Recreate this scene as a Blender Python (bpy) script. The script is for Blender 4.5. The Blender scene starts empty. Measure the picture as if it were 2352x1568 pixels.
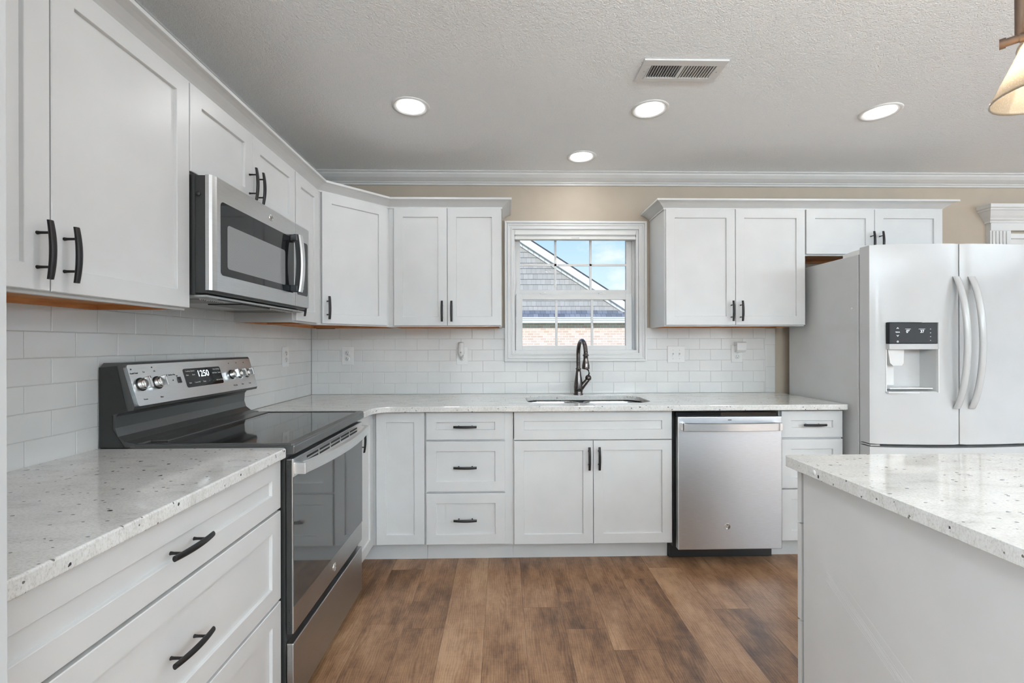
import bpy, bmesh, math, random
from mathutils import Matrix, Vector
random.seed(7)
I = 0.0254
S = bpy.context.scene
COL = S.collection
PI = math.pi

# ------------------------------------------------------------------ camera
cam_d = bpy.data.cameras.new('camera'); cam = bpy.data.objects.new('camera', cam_d); COL.objects.link(cam)
cam_d.sensor_width = 36.0; cam_d.lens = 36.0*1043.13/2352.0; cam_d.shift_y = 7.9/2352.0
cam_d.clip_start = 0.05; cam_d.clip_end = 200
cam.matrix_world = (Matrix.Translation(Vector((52.51, -125.82, 49.5))*I) @ Matrix.Rotation(-0.0208, 4, 'Z')
                    @ Matrix.Rotation(PI/2, 4, 'X') @ Matrix.Rotation(-0.0026, 4, 'Z'))
S.camera = cam
# ------------------------------------------------------------------ view
S.view_settings.view_transform = 'Standard'; S.view_settings.look = 'None'
S.view_settings.exposure = 0.41; S.view_settings.gamma = 1.0
S.view_settings.use_curve_mapping = False
S.render.film_transparent = False
try:
    S.cycles.use_denoising = True
    S.cycles.max_bounces = 10; S.cycles.diffuse_bounces = 5; S.cycles.glossy_bounces = 5
    S.cycles.transparent_max_bounces = 12; S.cycles.transmission_bounces = 6
    S.cycles.sample_clamp_indirect = 4.0
    S.cycles.caustics_reflective = False; S.cycles.caustics_refractive = False
except Exception: pass
# ------------------------------------------------------------------ world: blue sky with small clouds
def sky():
    w = bpy.data.worlds.new('sky'); S.world = w; w.use_nodes = True
    N = w.node_tree.nodes; K = w.node_tree.links; N.clear()
    tc = N.new('ShaderNodeTexCoord'); sx = N.new('ShaderNodeSeparateXYZ'); K.new(tc.outputs['Generated'], sx.inputs[0])
    r = N.new('ShaderNodeValToRGB'); K.new(sx.outputs['Z'], r.inputs[0])
    e = r.color_ramp.elements
    e[0].position = 0.0; e[0].color = (0.62, 0.80, 1.0, 1)
    e[1].position = 0.33; e[1].color = (0.30, 0.58, 1.0, 1)
    x = e.new(0.14); x.color = (0.60, 0.80, 1.0, 1)
    x = e.new(0.8); x.color = (0.13, 0.32, 0.80, 1)
    mp = N.new('ShaderNodeMapping'); mp.inputs['Scale'].default_value = (1, 1, 1.9); mp.inputs['Location'].default_value = (.23, 0, .41)
    K.new(tc.outputs['Generated'], mp.inputs[0])
    n = N.new('ShaderNodeTexNoise'); n.inputs['Scale'].default_value = 7.5; n.inputs['Detail'].default_value = 7
    n.inputs['Roughness'].default_value = 0.55; K.new(mp.outputs[0], n.inputs['Vector'])
    cr = N.new('ShaderNodeValToRGB'); K.new(n.outputs['Fac'], cr.inputs[0])
    cr.color_ramp.elements[0].position = 0.50; cr.color_ramp.elements[0].color = (0, 0, 0, 1)
    cr.color_ramp.elements[1].position = 0.70; cr.color_ramp.elements[1].color = (.9, .9, .9, 1)
    m = N.new('ShaderNodeMixRGB'); K.new(cr.outputs[0], m.inputs[0]); K.new(r.outputs[0], m.inputs[1]); m.inputs[2].default_value = (.93, .96, 1, 1)
    b = N.new('ShaderNodeBackground'); K.new(m.outputs[0], b.inputs[0]); b.inputs[1].default_value = .88
    o = N.new('ShaderNodeOutputWorld'); K.new(b.outputs[0], o.inputs[0])
sky()
# ------------------------------------------------------------------ sun and added fill lamps
def light(name, kind, loc, rot, energy, color=(1, 1, 1), size=None, sizey=None, parent=None, **kw):
    d = bpy.data.lights.new(name, kind); d.energy = energy; d.color = color
    if kind == 'AREA':
        d.size = size*I
        if sizey: d.shape = 'RECTANGLE'; d.size_y = sizey*I
        else: d.shape = 'DISK'
    for k, v in kw.items(): setattr(d, k, v)
    o = bpy.data.objects.new(name, d); COL.objects.link(o); o.location = Vector(loc)*I; o.rotation_euler = rot
    if parent:
        o.parent = parent; o.location = Vector(loc)*I - parent.location
    return o
light('sun', 'SUN', (-200, -300, 500), (math.radians(66), 0, math.radians(-24)), 2.6, (1, .97, .92), angle=0.009)
# unseen area lamps added as fill; rear and side ones aim at the ceiling
light('ceiling_fill_rear', 'AREA', (105, -262, 66), (PI, 0, 0), 740, (.76, .905, 1), 150, 100)
light('ceiling_fill_rear', 'AREA', (225, -262, 66), (PI, 0, 0), 190, (.76, .905, 1), 70, 100)
light('ceiling_fill_right', 'AREA', (285, -150, 66), (PI, 0, 0), 140, (.76, .905, 1), 60, 90)
light('side_fill_left', 'AREA', (5, -140, 57), (PI/2+.1, 0, -PI/2), 22, (.76, .905, 1), 52, 50)  # added lamp lighting the island and fridge sides from the left

# ------------------------------------------------------------------ materials
MATS = {}
def nt(name):
    m = bpy.data.materials.new(name); m.use_nodes = True
    return m, m.node_tree.nodes, m.node_tree.links, m.node_tree.nodes['Principled BSDF']
def noise(N, K, scale, detail=3, vec=None, rough=.5, mapping=None):
    t = N.new('ShaderNodeTexNoise'); t.inputs['Scale'].default_value = scale; t.inputs['Detail'].default_value = detail
    t.inputs['Roughness'].default_value = rough
    if vec is None:
        tc = N.new('ShaderNodeTexCoord'); vec = tc.outputs['Object']
    if mapping:
        mp = N.new('ShaderNodeMapping'); mp.inputs['Scale'].default_value = mapping; K.new(vec, mp.inputs[0]); vec = mp.outputs[0]
    K.new(vec, t.inputs['Vector']); return t
def bump(N, K, B, hsock, strength, dist):
    b = N.new('ShaderNodeBump'); b.inputs['Strength'].default_value = strength; b.inputs['Distance'].default_value = dist
    K.new(hsock, b.inputs['Height']); K.new(b.outputs[0], B.inputs['Normal']); return b
def ramp(N, K, sock, stops):
    r = N.new('ShaderNodeValToRGB'); K.new(sock, r.inputs[0]); e = r.color_ramp.elements
    while len(e) < len(stops): e.new(.5)
    for k, (p, c) in enumerate(stops):
        e[k].position = p; e[k].color = (*c, 1) if len(c) == 3 else c
    return r
def srgb(r, g, b):
    f = lambda c: (c/255/12.92) if c/255 <= .04045 else ((c/255+.055)/1.055)**2.4
    return (f(r), f(g), f(b))
def paint(name, col, rough=.4, metal=0., var=.03, nscale=6, bs=.05, bd=.0004, bscale=60, spec=.5, coat=0):
    m, N, K, B = nt(name)
    n = noise(N, K, nscale, 3)
    c0 = tuple(max(0, c*(1-var)) for c in col); c1 = tuple(min(1, c*(1+var)) for c in col)
    r = ramp(N, K, n.outputs['Fac'], [(.3, c0), (.7, c1)]); K.new(r.outputs[0], B.inputs['Base Color'])
    B.inputs['Roughness'].default_value = rough; B.inputs['Metallic'].default_value = metal
    B.inputs['Specular IOR Level'].default_value = spec
    if coat: B.inputs['Coat Weight'].default_value = coat; B.inputs['Coat Roughness'].default_value = .05
    if bs:
        n2 = noise(N, K, bscale, 2); bump(N, K, B, n2.outputs['Fac'], bs, bd)
    MATS[name] = m; return m
paint('white_lacquer', (.60, .60, .592), .33, bs=.03, bscale=40)
paint('white_trim', (.66, .66, .65), .4, bs=.03)
paint('ceiling_trim', (.58, .575, .56), .45, bs=.03)
paint('wall_tan', srgb(174, 161, 145), .7, bs=.15, bd=.0008, bscale=180)
paint('wall_white', (.44, .44, .435), .7, bs=.15, bd=.0008, bscale=180)
paint('room_paint', (.76, .77, .78), .8, bs=.1)
paint('grout', (.46, .46, .445), .8, bs=0)
paint('tile', (.70, .70, .685), .09, bs=.12, bd=.0015, bscale=7, spec=.6)
paint('white_plastic', (.72, .72, .705), .3, bs=0)
paint('white_fridge', (.51, .51, .503), .13, bs=.05, bd=.0006, bscale=12, spec=.5)
paint('fridge_gap', (.42, .42, .42), .6, bs=0)
paint('slot_dark', (.02, .02, .02), .6, bs=0)
paint('bronze_black', (.022, .020, .020), .38, metal=.6, bs=.05)
paint('oil_bronze', (.10, .085, .08), .2, metal=.9, var=.35, nscale=30, bs=0)
paint('lamp_bronze', (.13, .085, .06), .45, metal=.5, var=.2, nscale=20, bs=0)
paint('black_glass', (.008, .008, .009), .05, bs=0, spec=.35)
paint('cooktop_glass', (.012, .012, .013), .05, bs=0, spec=1.0)
paint('oven_glass', (.045, .045, .045), .05, bs=0, spec=1.0)
paint('black_enamel', (.022, .022, .021), .28, bs=.1, bscale=300)
paint('dark_enamel', (.105, .105, .103), .3, metal=.5, bs=.05, bscale=250)
paint('black_plastic', (.018, .018, .018), .35, bs=0)
paint('chrome', (.72, .71, .69), .12, metal=1, bs=0)
paint('vent_metal', (.45, .45, .44), .4, metal=.7, bs=0)
paint('fascia_white', (.86, .87, .88), .5, bs=0)
paint('roof_edge', (.06, .065, .075), .8, bs=.3)
paint('vent_white', (.66, .66, .65), .45, bs=0)
paint('duct_dark', (.07, .07, .07), .7, bs=0)
paint('grey_plastic', (.42, .42, .41), .3, bs=0)

def steel(name, col, rough=.3, along=(1, 1, 60)):
    m, N, K, B = nt(name)
    n = noise(N, K, 25, 3, mapping=along)
    r = ramp(N, K, n.outputs['Fac'], [(.3, tuple(c*.92 for c in col)), (.7, tuple(c*1.06 for c in col))])
    K.new(r.outputs[0], B.inputs['Base Color']); B.inputs['Metallic'].default_value = 1
    B.inputs['Roughness'].default_value = rough
    bump(N, K, B, n.outputs['Fac'], .06, .0003); MATS[name] = m
steel('steel', (.70, .73, .765), .36)
steel('steel_dark', (.47, .47, .465), .34)
steel('steel_bright', (.76, .77, .775), .30)
steel('steel_mid', (.56, .56, .555), .30)
steel('sink_steel', (.46, .46, .46), .24, (1, 60, 1))

def wood_raw():
    m, N, K, B = nt('raw_wood')
    n = noise(N, K, 12, 4, mapping=(1, 1, 8))
    r = ramp(N, K, n.outputs['Fac'], [(.3, srgb(176, 112, 62)), (.7, srgb(203, 142, 88))]); K.new(r.outputs[0], B.inputs['Base Color'])
    B.inputs['Roughness'].default_value = .55; MATS['raw_wood'] = m
wood_raw()

def ceiling_mat():
    m, N, K, B = nt('ceiling_texture')
    B.inputs['Base Color'].default_value = (.90, .925, .945, 1); B.inputs['Roughness'].default_value = .85
    n = noise(N, K, 200, 3); n2 = noise(N, K, 75, 4)
    a = N.new('ShaderNodeMath'); a.operation = 'ADD'; K.new(n.outputs['Fac'], a.inputs[0]); K.new(n2.outputs['Fac'], a.inputs[1])
    r = ramp(N, K, a.outputs[0], [(.40, (0, 0, 0)), (.62, (1, 1, 1))])
    r2 = ramp(N, K, a.outputs[0], [(.8, (0, 0, 0)), (1.15, (1, 1, 1))])
    bump(N, K, B, a.outputs[0], .75, .006); MATS['ceiling_texture'] = m
ceiling_mat()

def granite():
    m, N, K, B = nt('granite')
    tc = N.new('ShaderNodeTexCoord'); v = tc.outputs['Object']
    n1 = noise(N, K, 9, 7, v, .72, (1, 2.2, 1)); n2 = noise(N, K, 150, 5, v, .7, (1, 1.9, 1))
    r1 = ramp(N, K, n1.outputs['Fac'], [(.30, (.50, .49, .46)), (.43, (.63, .625, .605)), (.60, (.69, .69, .675))])
    r2 = ramp(N, K, n2.outputs['Fac'], [(.30, (.55, .54, .51)), (.46, (.90, .89, .87)), (.6, (1, 1, 1))])
    mx = N.new('ShaderNodeMixRGB'); mx.blend_type = 'MULTIPLY'; mx.inputs[0].default_value = .8
    K.new(r1.outputs[0], mx.inputs[1]); K.new(r2.outputs[0], mx.inputs[2])
    prev = mx.outputs[0]
    for sc, rad, sel, colr in ((26, .11, .72, (.045, .04, .05)), (80, .22, .84, (.16, .15, .14)), (44, .13, .84, (.05, .045, .05))):
        dn = noise(N, K, sc*2.2, 2, v)
        ad = N.new('ShaderNodeVectorMath'); ad.operation = 'SCALE'; ad.inputs['Scale'].default_value = .35/sc
        K.new(dn.outputs['Color'], ad.inputs[0])
        ad2 = N.new('ShaderNodeVectorMath'); ad2.operation = 'ADD'; K.new(ad.outputs[0], ad2.inputs[0]); K.new(v, ad2.inputs[1])
        mp = N.new('ShaderNodeMapping'); mp.inputs['Scale'].default_value = (.62, 1.15, 1); mp.inputs['Rotation'].default_value = (0, 0, .25); K.new(ad2.outputs[0], mp.inputs[0])
        vo = N.new('ShaderNodeTexVoronoi'); vo.inputs['Scale'].default_value = sc; K.new(mp.outputs[0], vo.inputs['Vector'])
        lt = N.new('ShaderNodeMath'); lt.operation = 'LESS_THAN'; lt.inputs[1].default_value = rad; K.new(vo.outputs['Distance'], lt.inputs[0])
        sp = N.new('ShaderNodeSeparateXYZ'); K.new(vo.outputs['Color'], sp.inputs[0])
        gt = N.new('ShaderNodeMath'); gt.operation = 'GREATER_THAN'; gt.inputs[1].default_value = sel; K.new(sp.outputs[0], gt.inputs[0])
        mu = N.new('ShaderNodeMath'); mu.operation = 'MULTIPLY'; K.new(lt.outputs[0], mu.inputs[0]); K.new(gt.outputs[0], mu.inputs[1])
        m2 = N.new('ShaderNodeMixRGB'); K.new(mu.outputs[0], m2.inputs[0]); K.new(prev, m2.inputs[1]); m2.inputs[2].default_value = (*colr, 1)
        prev = m2.outputs[0]
    K.new(prev, B.inputs['Base Color']); B.inputs['Roughness'].default_value = .07; B.inputs['Specular IOR Level'].default_value = .55
    MATS['granite'] = m
granite()

def floor_mat():
    m, N, K, B = nt('plank_floor')
    tc = N.new('ShaderNodeTexCoord'); sx = N.new('ShaderNodeSeparateXYZ'); K.new(tc.outputs['Object'], sx.inputs[0])
    def mth(op, x, y=None, z=None):
        q = N.new('ShaderNodeMath'); q.operation = op
        for k, w in enumerate((x, y, z)):
            if w is None: continue
            if isinstance(w, (int, float)): q.inputs[k].default_value = w
            else: K.new(w, q.inputs[k])
        return q.outputs[0]
    def wn(a_, b_=None):
        c = N.new('ShaderNodeCombineXYZ'); K.new(a_, c.inputs[0])
        if b_ is not None: K.new(b_, c.inputs[1])
        w = N.new('ShaderNodeTexWhiteNoise'); w.noise_dimensions = '2D'; K.new(c.outputs[0], w.inputs['Vector']); return w.outputs['Value']
    xr = mth('DIVIDE', mth('ADD', sx.outputs['X'], -56.3*I), 7.08*I); row = mth('FLOOR', xr); xf = mth('FRACT', xr)
    yr = mth('ADD', mth('DIVIDE', mth('ADD', sx.outputs['Y'], 47*I), 48*I), mth('MULTIPLY', wn(row), 1.0)); col = mth('FLOOR', yr); yf = mth('FRACT', yr)
    pv = wn(mth('ADD', row, .37), mth('ADD', col, .11)); xh = mth('FLOOR', mth('MULTIPLY', xr, 2)); pv2 = wn(mth('ADD', xh, 7.3), mth('FLOOR', mth('MULTIPLY', yr, 1.7)))
    ex = mth('MINIMUM', xf, mth('SUBTRACT', 1, xf)); ey = mth('MULTIPLY', mth('MINIMUM', yf, mth('SUBTRACT', 1, yf)), 48/7.08)
    edge = mth('LESS_THAN', mth('MINIMUM', ex, ey), .0035)
    # per-plank random value shifts the grain lookup
    comb = N.new('ShaderNodeCombineXYZ'); K.new(pv, comb.inputs[2])
    sc = N.new('ShaderNodeVectorMath'); sc.operation = 'SCALE'; sc.inputs['Scale'].default_value = 9; K.new(comb.outputs[0], sc.inputs[0])
    ad = N.new('ShaderNodeVectorMath'); ad.operation = 'ADD'; K.new(sc.outputs[0], ad.inputs[0]); K.new(tc.outputs['Object'], ad.inputs[1])
    v = ad.outputs[0]
    big = noise(N, K, 3.6, 5, v, .62, (2.2, .75, 1)); mid = noise(N, K, 13, 6, v, .7, (1.3, .6, 1)); fine = noise(N, K, 120, 4, v, .6, (1.8, .10, 1))
    cross = noise(N, K, 60, 3, v, .6, (.35, 2.2, 1))
    # cathedral grain
    wv = N.new('ShaderNodeTexWave'); wv.wave_type = 'BANDS'; wv.bands_direction = 'X'; wv.inputs['Scale'].default_value = 26
    wv.inputs['Distortion'].default_value = 22; wv.inputs['Detail'].default_value = 3; wv.inputs['Detail Scale'].default_value = .35
    mpw = N.new('ShaderNodeMapping'); mpw.inputs['Scale'].default_value = (1.3, .25, 1); K.new(v, mpw.inputs[0]); K.new(mpw.outputs[0], wv.inputs['Vector'])
    def madd(a, k, c):
        x = N.new('ShaderNodeMath'); x.operation = 'MULTIPLY_ADD'; K.new(a, x.inputs[0]); x.inputs[1].default_value = k
        if isinstance(c, float): x.inputs[2].default_value = c
        else: K.new(c, x.inputs[2])
        return x.outputs[0]
    t = madd(big.outputs['Fac'], .68, -.17); t = madd(mid.outputs['Fac'], .42, t); t = madd(fine.outputs['Fac'], .18, t); t = madd(cross.outputs['Fac'], .10, t)
    t = madd(wv.outputs['Fac'], .075, t); t = madd(pv, .13, t); t = madd(pv2, .06, t)
    r = ramp(N, K, t, [(.42, srgb(70, 45, 28)), (.55, srgb(108, 76, 51)), (.68, srgb(140, 104, 75)), (.84, srgb(168, 133, 102))])
    mo = N.new('ShaderNodeMixRGB'); K.new(edge, mo.inputs[0]); K.new(r.outputs[0], mo.inputs[1]); mo.inputs[2].default_value = (*srgb(70, 45, 30), 1)
    K.new(mo.outputs[0], B.inputs['Base Color']); B.inputs['Roughness'].default_value = .42
    bump(N, K, B, t, .12, .0008); MATS['plank_floor'] = m
floor_mat()

def brick_mat():
    m, N, K, B = nt('house_brick')
    tc = N.new('ShaderNodeTexCoord'); sx = N.new('ShaderNodeSeparateXYZ'); K.new(tc.outputs['Object'], sx.inputs[0])
    cb = N.new('ShaderNodeCombineXYZ'); K.new(sx.outputs['X'], cb.inputs[0]); K.new(sx.outputs['Z'], cb.inputs[1])
    b = N.new('ShaderNodeTexBrick'); b.offset = .5; b.inputs['Scale'].default_value = 1
    b.inputs['Brick Width'].default_value = 7.4*I; b.inputs['Row Height'].default_value = 2.85*I; b.inputs['Mortar Size'].default_value = .32*I
    b.inputs['Mortar Smooth'].default_value = .2
    b.inputs['Color1'].default_value = (*srgb(220, 192, 176), 1); b.inputs['Color2'].default_value = (*srgb(230, 216, 206), 1)
    b.inputs['Mortar'].default_value = (*srgb(240, 236, 228), 1); K.new(cb.outputs[0], b.inputs['Vector'])
    K.new(b.outputs['Color'], B.inputs['Base Color']); B.inputs['Roughness'].default_value = .9
    bump(N, K, B, b.outputs['Fac'], -.4, .006); MATS['house_brick'] = m
brick_mat()
def shake_mat():
    m, N, K, B = nt('shake_siding')
    tc = N.new('ShaderNodeTexCoord'); sx = N.new('ShaderNodeSeparateXYZ'); K.new(tc.outputs['Object'], sx.inputs[0])
    cb = N.new('ShaderNodeCombineXYZ'); K.new(sx.outputs['X'], cb.inputs[0]); K.new(sx.outputs['Z'], cb.inputs[1])
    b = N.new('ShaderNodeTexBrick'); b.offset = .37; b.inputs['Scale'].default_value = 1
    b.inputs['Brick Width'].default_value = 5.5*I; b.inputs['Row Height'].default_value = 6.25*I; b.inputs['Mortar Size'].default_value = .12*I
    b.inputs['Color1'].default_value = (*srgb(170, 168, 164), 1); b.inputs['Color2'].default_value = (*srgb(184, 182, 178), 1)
    b.inputs['Mortar'].default_value = (*srgb(128, 128, 134), 1)  # grey joint lines, with the lap shadow under each course painted in
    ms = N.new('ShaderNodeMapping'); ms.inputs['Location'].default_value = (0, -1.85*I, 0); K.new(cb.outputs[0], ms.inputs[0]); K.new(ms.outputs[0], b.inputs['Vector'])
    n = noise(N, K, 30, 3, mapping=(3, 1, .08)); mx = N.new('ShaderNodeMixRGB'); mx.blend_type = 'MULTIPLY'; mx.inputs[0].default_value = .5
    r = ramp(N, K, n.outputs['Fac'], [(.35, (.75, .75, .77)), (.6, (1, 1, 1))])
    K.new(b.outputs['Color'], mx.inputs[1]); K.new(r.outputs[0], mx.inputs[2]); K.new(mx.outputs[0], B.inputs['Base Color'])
    B.inputs['Roughness'].default_value = .8; MATS['shake_siding'] = m
shake_mat()
def shingle_mat():
    m, N, K, B = nt('roof_shingle')
    tc = N.new('ShaderNodeTexCoord'); sx = N.new('ShaderNodeSeparateXYZ'); K.new(tc.outputs['Object'], sx.inputs[0])
    cb = N.new('ShaderNodeCombineXYZ'); K.new(sx.outputs['X'], cb.inputs[0]); K.new(sx.outputs['Y'], cb.inputs[1])
    b = N.new('ShaderNodeTexBrick'); b.offset = .4; b.inputs['Scale'].default_value = 1
    b.inputs['Brick Width'].default_value = 6*I; b.inputs['Row Height'].default_value = 4.5*I; b.inputs['Mortar Size'].default_value = .2*I
    b.inputs['Color1'].default_value = (*srgb(104, 110, 122), 1); b.inputs['Color2'].default_value = (*srgb(138, 144, 156), 1)
    b.inputs['Mortar'].default_value = (*srgb(84, 88, 98), 1); K.new(cb.outputs[0], b.inputs['Vector'])
    K.new(b.outputs['Color'], B.inputs['Base Color']); B.inputs['Roughness'].default_value = .9; MATS['roof_shingle'] = m
shingle_mat()
def grass_mat():
    m, N, K, B = nt('lawn')
    n = noise(N, K, 3, 5); r = ramp(N, K, n.outputs['Fac'], [(.3, (.05, .10, .02)), (.7, (.12, .20, .05))]); K.new(r.outputs[0], B.inputs['Base Color'])
    B.inputs['Roughness'].default_value = .95; MATS['lawn'] = m
grass_mat()
def emis(name, col, st):
    m, N, K, B = nt(name); N.remove(B); e = N.new('ShaderNodeEmission'); e.inputs[0].default_value = (*col, 1); e.inputs[1].default_value = st
    K.new(e.outputs[0], N['Material Output'].inputs[0]); MATS[name] = m
emis('led_lens', (1, .99, .97), 14); emis('display_glow', (.85, .95, 1), 1.6)
emis('bulb_glow', (1, .78, .5), 14)
def pane_mat():
    m, N, K, B = nt('window_glass'); N.remove(B)
    t = N.new('ShaderNodeBsdfTransparent'); g = N.new('ShaderNodeBsdfGlossy'); g.inputs['Roughness'].default_value = .0
    f = N.new('ShaderNodeFresnel'); f.inputs[0].default_value = 1.12
    x = N.new('ShaderNodeMixShader'); K.new(f.outputs[0], x.inputs[0]); K.new(t.outputs[0], x.inputs[1]); K.new(g.outputs[0], x.inputs[2])
    K.new(x.outputs[0], N['Material Output'].inputs[0]); MATS['window_glass'] = m
pane_mat()
def shade_mat():
    m, N, K, B = nt('seeded_glass'); N.remove(B)
    tc = N.new('ShaderNodeTexCoord'); v = N.new('ShaderNodeTexVoronoi'); v.inputs['Scale'].default_value = 230; K.new(tc.outputs['Object'], v.inputs['Vector'])
    r = ramp(N, K, v.outputs['Distance'], [(.18, (1, .95, .85)), (.4, (.88, .74, .56))])
    d = N.new('ShaderNodeBsdfDiffuse'); K.new(r.outputs[0], d.inputs[0])
    tl = N.new('ShaderNodeBsdfTranslucent'); K.new(r.outputs[0], tl.inputs[0])
    a = N.new('ShaderNodeMixShader'); a.inputs[0].default_value = .85; K.new(d.outputs[0], a.inputs[1]); K.new(tl.outputs[0], a.inputs[2])
    t = N.new('ShaderNodeBsdfTransparent'); t.inputs[0].default_value = (1, .96, .9, 1)
    b = N.new('ShaderNodeMixShader'); b.inputs[0].default_value = .50; K.new(a.outputs[0], b.inputs[1]); K.new(t.outputs[0], b.inputs[2])
    g = N.new('ShaderNodeBsdfGlossy'); g.inputs['Roughness'].default_value = .05; f = N.new('ShaderNodeFresnel'); f.inputs[0].default_value = 1.5
    c = N.new('ShaderNodeMixShader'); K.new(f.outputs[0], c.inputs[0]); K.new(b.outputs[0], c.inputs[1]); K.new(g.outputs[0], c.inputs[2])
    em = N.new('ShaderNodeEmission'); K.new(r.outputs[0], em.inputs[0]); em.inputs[1].default_value = .05
    ad = N.new('ShaderNodeAddShader'); K.new(c.outputs[0], ad.inputs[0]); K.new(em.outputs[0], ad.inputs[1])
    K.new(ad.outputs[0], N['Material Output'].inputs[0]); MATS['seeded_glass'] = m
shade_mat()
def mesh_window_mat():
    m, N, K, B = nt('microwave_screen')
    tc = N.new('ShaderNodeTexCoord'); w = N.new('ShaderNodeTexWave'); w.bands_direction = 'Z'; w.inputs['Scale'].default_value = 95
    K.new(tc.outputs['Object'], w.inputs['Vector'])
    r = ramp(N, K, w.outputs['Fac'], [(.3, (.16, .16, .16)), (.7, (.24, .24, .24))]); K.new(r.outputs[0], B.inputs['Base Color'])
    B.inputs['Roughness'].default_value = .07; B.inputs['Specular IOR Level'].default_value = .8; MATS['microwave_screen'] = m
mesh_window_mat()

# ------------------------------------------------------------------ mesh builder (inches)
class MB:
    def __init__(s): s.v = []; s.f = []; s.sm = []
    def add(s, vs, fs, smooth=False):
        o = len(s.v); s.v += [tuple(p) for p in vs]; s.f += [tuple(i+o for i in f) for f in fs]; s.sm += [smooth]*len(fs); return s
    def box(s, x0, x1, y0, y1, z0, z1, bev=0.0):
        x0, x1 = min(x0, x1), max(x0, x1); y0, y1 = min(y0, y1), max(y0, y1); z0, z1 = min(z0, z1), max(z0, z1)
        if bev <= 0:
            vs = [(x0, y0, z0), (x1, y0, z0), (x1, y1, z0), (x0, y1, z0), (x0, y0, z1), (x1, y0, z1), (x1, y1, z1), (x0, y1, z1)]
            return s.add(vs, [(0, 3, 2, 1), (4, 5, 6, 7), (0, 1, 5, 4), (1, 2, 6, 5), (2, 3, 7, 6), (3, 0, 4, 7)])
        bm = bmesh.new(); bmesh.ops.create_cube(bm, size=1)
        for v in bm.verts: v.co = Vector(((x0+x1)/2+v.co.x*(x1-x0), (y0+y1)/2+v.co.y*(y1-y0), (z0+z1)/2+v.co.z*(z1-z0)))
        bmesh.ops.bevel(bm, geom=list(bm.edges), offset=bev, segments=2, affect='EDGES', profile=.5)
        bm.verts.index_update(); s.add([v.co[:] for v in bm.verts], [[v.index for v in f.verts] for f in bm.faces]); bm.free(); return s
    def loops(s, L, closed=True, cap0=False, cap1=False, smooth=False):
        n = len(L[0]); vs = [p for l in L for p in l]; fs = []
        for a in range(len(L)-1):
            for k in range(n if closed else n-1):
                fs.append((a*n+k, a*n+(k+1) % n, (a+1)*n+(k+1) % n, (a+1)*n+k))
        s.add(vs, fs, smooth)
        if cap0: s.add(L[0], [tuple(range(n-1, -1, -1))])
        if cap1: s.add(L[-1], [tuple(range(n))])
        return s
    def prism(s, poly, axis, a, b):
        m = {'x': lambda p, t: (t, p[0], p[1]), 'y': lambda p, t: (p[0], t, p[1]), 'z': lambda p, t: (p[0], p[1], t)}[axis]
        return s.loops([[m(p, a) for p in poly], [m(p, b) for p in poly]], True, True, True)
    def lathe(s, prof, c=(0, 0, 0), n=28, axis='z', smooth=True, cap=True):
        L = []
        for r, h in prof:
            l = []
            for k in range(n):
                t = 2*PI*k/n; x, y = r*math.cos(t), r*math.sin(t)
                q = {'z': (x, y, h), 'y': (x, h, y), 'x': (h, x, y)}[axis]; l.append((c[0]+q[0], c[1]+q[1], c[2]+q[2]))
            L.append(l)
        return s.loops(L, True, cap and prof[0][0] > 1e-6, cap and prof[-1][0] > 1e-6, smooth)
    def tube(s, pts, rad, n=12, smooth=True, up=(0, 0, 1), ell=1.0, cap=True):
        P = [Vector(p) for p in pts]; R = rad if isinstance(rad, (list, tuple)) else [rad]*len(P); L = []
        u0 = Vector(up)
        for i, p in enumerate(P):
            d = (P[min(i+1, len(P)-1)]-P[max(i-1, 0)]).normalized()
            a = d.cross(u0)
            if a.length < 1e-4: a = d.cross(Vector((1, 0, 0)))
            a.normalize(); b = a.cross(d).normalized()
            L.append([tuple(p+a*(R[i]*math.cos(2*PI*k/n))+b*(R[i]*ell*math.sin(2*PI*k/n))) for k in range(n)])
        return s.loops(L, True, cap, cap, smooth)
    def sweep(s, path, prof, closed_ends=True):
        # path: 2-D points (x, y); prof: (offset to the right-hand side, z)
        P = [Vector(p) for p in path]; n = len(P); L = []
        for i in range(n):
            d0 = (P[i]-P[i-1]).normalized() if i else (P[1]-P[0]).normalized()
            d1 = (P[i+1]-P[i]).normalized() if i < n-1 else d0
            n0 = Vector((d0.y, -d0.x)); n1 = Vector((d1.y, -d1.x)); m = (n0+n1); m.normalize(); k = 1/max(.2, m.dot(n0))
            L.append([(P[i].x+m.x*k*o, P[i].y+m.y*k*o, z) for o, z in prof])
        return s.loops(L, True, closed_ends, closed_ends)

INV = {}
def mesh_obj(name, mb, mat, parent=None, world=False, bevel=0, loc=None, smooth_angle=None):
    me = bpy.data.meshes.new(name)
    M = None
    if parent and world:
        q = parent
        while q and q.name not in INV: q = q.parent
        M = INV[q.name]
    vs = [Vector(v)*I for v in mb.v]
    if M: vs = [M @ v for v in vs]
    elif loc: vs = [v - Vector(loc)*I for v in vs]
    me.from_pydata([v[:] for v in vs], [], mb.f)
    me.polygons.foreach_set('use_smooth', mb.sm)
    bm = bmesh.new(); bm.from_mesh(me); bmesh.ops.recalc_face_normals(bm, faces=list(bm.faces)); bm.to_mesh(me); bm.free()
    me.update()
    o = bpy.data.objects.new(name, me); COL.objects.link(o); me.materials.append(MATS[mat])
    if loc: o.location = Vector(loc)*I
    if parent: o.parent = parent
    if bevel:
        b = o.modifiers.new('bevel', 'BEVEL'); b.width = bevel*I; b.segments = 3; b.limit_method = 'ANGLE'; b.angle_limit = math.radians(40)
    return o
def tag(o, label, cat, group=None):
    o['label'] = label; o['category'] = cat
    if group: o['group'] = group
    return o
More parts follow.
